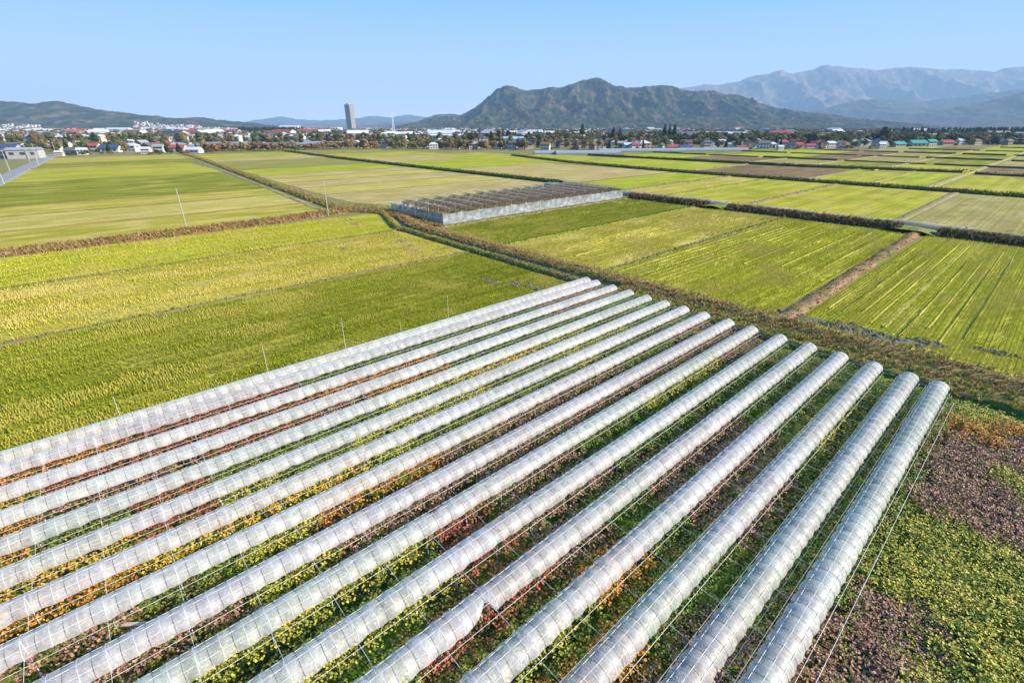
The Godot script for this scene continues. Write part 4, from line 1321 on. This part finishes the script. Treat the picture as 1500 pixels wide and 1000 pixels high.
func town():
	var used := []
	# houses one can pick out in the photograph
	for h in [
		[165, 222.5, 1, "navy", "white", 0.1, 1.3], [195, 222, 2, "white", "white", 0.0, 1.1], [140, 222.5, 0, "red", "cream", 0.1, 1.1], [112, 226, 1, "dark grey", "pale grey", 0.0, 1.1], [122, 226.5, 0, "white", "white", 0.4, 0.8],
		[228, 218, 1, "red", "white", 0.1, 1.2], [248, 216, 1, "red", "cream", -0.2, 1.2], [235, 223, 0, "grey", "white", 0.1, 1.0], [262, 221, 1, "red", "white", 0.1, 1.1], [285, 224, 1, "white", "white", 0.0, 1.0], [215, 225, 0, "white", "white", 0.2, 0.8],
		[15, 222, 1, "navy", "pale grey", 0.2, 1.3], [8, 232, 0, "dark grey", "white", 0.2, 1.0], [88, 228.5, 0, "white", "cream", 0.3, 0.6], [60, 218, 1, "dark grey", "tan", 0.0, 1.2], [95, 215, 1, "white", "white", 0.1, 1.0],
		[797, 216.5, 0, "grey", "cream", 0.2, 0.8], [825, 217, 2, "brown", "cream", 0.1, 1.0], [841, 219, 1, "orange", "tan", 0.0, 0.8], [868, 219, 0, "brown", "tan", 1.2, 1.1], [886, 217, 0, "white", "white", 0.3, 0.9], [930, 219.5, 2, "red", "white", 0.2, 1.2], [918, 219, 0, "sky blue", "white", 0.3, 1.1], [985, 219, 1, "red", "white", 0.1, 1.1], [968, 218.5, 0, "dark grey", "pale grey", 1.0, 1.0], [1010, 218.5, 2, "red", "white", 0.0, 0.9], [1003, 220, 1, "navy", "pale grey", 0.2, 1.1],
		[1108, 213.5, 0, "white", "white", 1.1, 1.4], [1070, 217.5, 0, "grey", "white", 0.1, 1.0], [1085, 219, 1, "red", "white", 0.0, 0.9], [1130, 217, 0, "white", "white", 0.6, 1.0], [1142, 220, 0, "white", "white", 0.2, 0.8], [1165, 216.5, 1, "red", "cream", 0.0, 1.3], [1187, 216.5, 1, "red", "white", 0.1, 1.0], [1215, 217, 0, "white", "white", 0.2, 1.2], [1232, 216.5, 0, "grey", "white", 1.1, 1.2], [1203, 217.5, 2, "dark grey", "white", 0.3, 1.0],
		[1315, 215, 1, "teal", "pale grey", 0.2, 1.3], [1342, 214.5, 1, "teal", "pale grey", 0.0, 1.6], [1362, 214.5, 0, "teal", "white", 0.1, 1.3], [1290, 217.3, 0, "white", "white", 0.1, 1.0], [1385, 212.5, 1, "red", "cream", 0.1, 1.4], [1405, 212, 0, "white", "white", 0.2, 1.2], [1428, 212, 2, "brown", "cream", 0.2, 1.2], [1460, 211.5, 1, "navy", "tan", 0.0, 1.5], [1490, 211, 1, "teal", "pale grey", 0.1, 1.6], [1475, 213, 0, "dark grey", "tan", 0.3, 1.2]]:
		var at := ground_at(h[0], h[1])
		house(at, h[2], h[3], h[4], h[5], Vector3.ONE * float(h[6]) * (0.84 if h[0] < 700 else 0.72), true)
		used.push_back(Vector2(at.x, at.z))
	hall(40, 232, Vector3(17, 5.5, 9), "grey", "pale grey", 0.35, "long pale grey hall left of the farm road")
	hall(650, 203.5, Vector3(52, 9, 30), "white", "white", 0.25, "large white factory hall with a pale roof below the wooded mountain")
	hall(759, 211, Vector3(40, 6, 14), "sky blue", "white", 0.05, "long low hall with a bluish roof beside dark trees")
	hall(60, 196, Vector3(60, 8, 30), "white", "white", 0.1, "wide white warehouse in front of the low wooded hills")
	hall(175, 194, Vector3(70, 9, 36), "white", "white", 0.0, "very wide white warehouse at the foot of the low hills")
	hall(260, 193, Vector3(60, 9, 30), "white", "white", 0.0, "white warehouse where the low hills end")
	hall(425, 189.5, Vector3(110, 14, 50), "white", "white", 0.0, "white plant far away left of the tower block")
	hall(1190, 207, Vector3(46, 6, 16), "white", "pale grey", 0.05, "pale low hall among dark houses")
	hall(1380, 206.5, Vector3(48, 7, 16), "white", "pale grey", 0.05, "long pale hall behind teal roofs")
	for g in [[330, 214.5, 60, 0.0], [345, 211.5, 70, 0.0], [320, 217.5, 40, 0.1], [400, 212.5, 60, 0.05], [455, 212.5, 70, 0.02], [482, 210.5, 60, 0.0], [420, 203, 110, 0.0], [452, 202, 90, 0.0], [395, 208, 50, 0.0], [440, 208.5, 70, 0.0]]:
		greenhouse(g[0], g[1], g[2], g[3], "long pale film greenhouse behind the rusty hedge")
	for g in [[826, 226, 46, 0.06], [852, 226.3, 40, 0.06], [876, 225.8, 34, 0.06]]:
		greenhouse(g[0], g[1], g[2], g[3], "bluish film greenhouse between the fields and the village")
	for g in [[920, 222.6, 50, 0.03], [960, 222.2, 50, 0.03], [1025, 221.6, 40, 0.0], [1060, 221.3, 40, 0.0]]:
		greenhouse(g[0], g[1], g[2], g[3], "grey film greenhouse along the far field edge")
	# trees one can pick out
	for q in [[852, 207, 24, 10, "conifer"], [897, 211, 19, 10, "conifer"], [907, 211, 18, 9, "conifer"], [972, 210, 23, 9, "conifer"], [979, 210, 22, 8, "conifer"], [986, 210, 23, 9, "conifer"], [1290, 212, 20, 20, "conifer"], [1297, 212, 16, 16, "broad"], [763, 206, 16, 11, "ginkgo"], [1355, 211, 14, 17, "broad"], [1335, 208, 16, 20, "broad"], [655, 210, 12, 12, "broad"], [1038, 211, 16, 14, "broad"], [1168, 204, 14, 12, "broad"], [720, 210, 15, 12, "conifer"], [731, 209, 16, 12, "conifer"], [745, 209, 15, 14, "conifer"], [775, 210, 14, 14, "conifer"], [790, 210, 13, 14, "broad"], [140, 212, 14, 12, "conifer"], [128, 222, 11, 13, "broad"], [175, 212, 11, 14, "broad"], [236, 206, 15, 16, "broad"], [265, 209, 14, 16, "broad"], [690, 208, 12, 14, "conifer"], [697, 208, 13, 12, "conifer"]]:
		var word: String = {"conifer": "dark evergreen", "broad": "round olive-green", "ginkgo": "bright yellow"}[q[4]]
		tree(q[4], ground_at(q[0], q[1]), q[2], float(q[3]) * (1.7 if q[4] == "conifer" else 1.1), "%s tree standing taller than the houses at the town edge" % word if q[4] != "ginkgo" else "bright yellow tree among dark evergreens at the town edge", "tree", "%s trees at the town edge" % word, "conifer_tree" if q[4] == "conifer" else "broadleaf_tree")
	# the rusty hedge of orchard trees and scrub
	for k in 84:
		var px := 296.0 + k * 5.7 + rng.randf_range(-3, 3)
		if px > 505 and rng.randf() < 0.15: continue
		var py := edge_row(px) - rng.randf_range(0.3, 2.6)
		var kind: String = ["rust", "rust", "olive", "rust"][rng.randi() % 4] if px < 500 else ["olive", "rust", "broad", "olive", "rust"][rng.randi() % 5]
		var word: String = {"rust": "rusty-brown", "olive": "faded olive", "broad": "dull green"}[kind]
		tree(kind, ground_at(px, py), rng.randf_range(6.5, 10.0) * (0.9 if px < 500 else 1.15), rng.randf_range(9.0, 13.0), "%s bushy tree in the hedge along the far edge of the fields" % word, "tree", "%s hedge trees" % word, "hedge_tree")
	for k in 130:
		var px := 640.0 + k * 6.9 + rng.randf_range(-5, 5)
		var py := edge_row(px) - rng.randf_range(0.8, 9.0)
		var kind: String = ["broad", "olive", "conifer", "rust", "olive", "broad"][rng.randi() % 6]
		var word: String = {"rust": "rusty-brown", "olive": "faded olive", "broad": "dull green", "conifer": "dark evergreen"}[kind]
		tree(kind, ground_at(px, py), rng.randf_range(6.0, 12.0), rng.randf_range(7.0, 12.0), "%s tree between the village houses" % word, "tree", "%s village trees" % word, "village_tree")
	for k in 100:
		var px := rng.randf_range(0, 300) if k < 50 else rng.randf_range(480, 760)
		var py := edge_row(px) - rng.randf_range(2.0, 13.0)
		var kind: String = ["broad", "olive", "conifer", "broad"][rng.randi() % 4]
		var word: String = {"olive": "faded olive", "broad": "dull green", "conifer": "dark evergreen"}[kind]
		tree(kind, ground_at(px, py), rng.randf_range(6.0, 11.0), rng.randf_range(7.0, 11.0), "%s tree between the town houses" % word, "tree", "%s town trees" % word, "town_tree")
	# low shrubs where the fields meet the town
	for k in 46:
		var px := rng.randf_range(90, 300) if k < 12 else rng.randf_range(560, 1500)
		var kind: String = ["olive", "rust", "broad"][rng.randi() % 3]
		var word: String = {"rust": "rusty-brown", "olive": "faded olive", "broad": "dull green"}[kind]
		tree(kind, ground_at(px, edge_row(px) - rng.randf_range(-0.4, 0.8)), rng.randf_range(2.2, 4.5), rng.randf_range(4.0, 8.0), "low %s shrub in front of the first houses" % word, "shrub", "%s shrubs before the houses" % word, "shrub")
	# houses further in
	var roofs := ["red", "navy", "dark grey", "grey", "brown", "white", "dark grey", "grey", "white", "red"]
	var walls := ["white", "white", "cream", "pale grey", "white", "tan"]
	var built := 0
	var tries := 0
	while built < 210 and tries < 6000:
		tries += 1
		var px := rng.randf_range(-30, 1530) if built % 2 else rng.randf_range(780, 1520)
		var py := edge_row(px) - 1.0 - 15.0 * pow(rng.randf(), 1.3)
		if px > 300 and px < 505 and py > 206.0: continue
		if px > 40 and px < 84 and py > 216: continue
		var at := ground_at(px, py)
		var ok := true
		for q in used:
			if absf(q.x - at.x) < 13.0 and absf(q.y - at.z) < 13.0:
				ok = false
				break
		if not ok: continue
		used.push_back(Vector2(at.x, at.z))
		built += 1
		house(at, rng.randi() % 3, roofs[rng.randi() % 10], walls[rng.randi() % 6], rng.randf_range(-0.3, 0.3) + (PI / 2 if rng.randf() < 0.4 else 0.0), Vector3.ONE * rng.randf_range(0.65, 1.05), at.length() < 620.0, "further back in the town")
	# the rest of the town and its trees, too small to pick apart
	far_town()

func far_town():
	var b := Builder.new()
	var roof_list := [Color(0.10, 0.10, 0.11), Color(0.24, 0.24, 0.26), Color(0.26, 0.07, 0.06), Color(0.42, 0.42, 0.44), Color(0.05, 0.07, 0.12), Color(0.15, 0.10, 0.07), Color(0.50, 0.50, 0.52)]
	var wall_list := [Color(0.50, 0.49, 0.48), Color(0.42, 0.38, 0.32), Color(0.34, 0.34, 0.35), Color(0.54, 0.54, 0.55)]
	for k in 8000:
		var px := rng.randf_range(-120, 1620)
		var near := 208.0 if px < 760 else 208.0
		var py := near - (near - 188.2) * pow(rng.randf(), 0.7)
		if px > 700 and rng.randf() < 0.25: continue
		if px > 1150 and py < 194.0: continue
		var at := ground_at(px, py)
		if at.length() > 3600.0: continue
		var w := rng.randf_range(8, 15)
		var d := rng.randf_range(7, 10)
		var h := rng.randf_range(4, 7.5)
		if rng.randf() < 0.02:
			w *= 3.0; d *= 2.0; h *= 1.4
		var turn := Basis(Vector3.UP, rng.randf_range(-0.4, 0.4) + (PI / 2 if rng.randf() < 0.5 else 0.0))
		small_house(b, at, turn, w, d, h, wall_list[rng.randi() % 4], roof_list[rng.randi() % 7])
	# houses up the slope of the low hills
	for k in 420:
		var px := rng.randf_range(-20, 130) if k < 150 else (rng.randf_range(255, 335) if k < 330 else rng.randf_range(330, 470))
		var z := -rng.randf_range(2520, 2800) if k < 150 else -rng.randf_range(2560, 3150)
		var x := (px - 750.0) / F * -z / cos(pitch) * 0.93
		var at := Vector3(x, slope(low_hills, 3600.0, 2500.0, 5400.0, 1.6, x, z) - 7.0, z)
		small_house(b, at, Basis(Vector3.UP, rng.randf_range(-0.4, 0.4)), rng.randf_range(10, 18), 9, rng.randf_range(9, 13), wall_list[rng.randi() % 4], roof_list[rng.randi() % 7])
	var o := obj("far_houses", b.mesh(), mats.rock)
	tag(o, "mass of small pale houses of the distant town", "houses", "", "stuff")
	var bufs := {"olive": PackedFloat32Array(), "broad": PackedFloat32Array(), "rust": PackedFloat32Array(), "conifer": PackedFloat32Array()}
	for k in 14000:
		var px := rng.randf_range(-150, 1650)
		var near := 212.0 if px > 760 else 210.0
		var py := near - (near - 188.4) * pow(rng.randf(), 0.75)
		if px < 700 and rng.randf() < 0.55: continue
		var at := ground_at(px, py)
		if at.length() > 3400.0: continue
		var s := rng.randf_range(9, 16) * (1.0 if px < 1000 else 1.2)
		var kind: String = ["olive", "olive", "broad", "broad", "rust", "conifer", "olive", "broad"][rng.randi() % 8]
		put(bufs[kind], at, rng.randf() * TAU, s, rng.randf_range(7, 13), vary(Color(0.9, 0.9, 0.9), 0.1))
	# groves: dark woods left of the tower and on the right
	for k in 900:
		var px := rng.randf_range(350, 445) if k < 260 else rng.randf_range(1300, 1600)
		var py := rng.randf_range(194, 197) if k < 260 else rng.randf_range(193, 203)
		if k >= 260 and px < 1420 and rng.randf() < 0.6: continue
		put(bufs["conifer"], ground_at(px, py), rng.randf() * TAU, rng.randf_range(11, 16), rng.randf_range(12, 19), vary(Color(0.9, 0.9, 0.9), 0.1))
	for kind in bufs:
		tag(copies("woodland", crown_mesh(kind, 7), mats.crown, bufs[kind]), "distant mass of %s trees between the houses" % {"olive": "faded olive", "broad": "dull green", "rust": "rusty", "conifer": "dark evergreen"}[kind], "trees")

func small_house(b: Builder, at: Vector3, turn: Basis, w: float, d: float, h: float, wall: Color, roof: Color):
	b.box(at + turn * Vector3(0, h / 2, 0), Vector3(w, h, d), wall, turn)
	var x := w / 2 + 0.5
	var z := d / 2 + 0.5
	var up := d * 0.24
	b.quad(at + turn * Vector3(-x, h, -z), at + turn * Vector3(x, h, -z), at + turn * Vector3(x, h + up, 0), at + turn * Vector3(-x, h + up, 0), roof)
	b.quad(at + turn * Vector3(x, h, z), at + turn * Vector3(-x, h, z), at + turn * Vector3(-x, h + up, 0), at + turn * Vector3(x, h + up, 0), roof)
	for s in [-1.0, 1.0]: b.tri(at + turn * Vector3(s * x, h, -z), at + turn * Vector3(s * x, h + up, 0), at + turn * Vector3(s * x, h, z), wall)
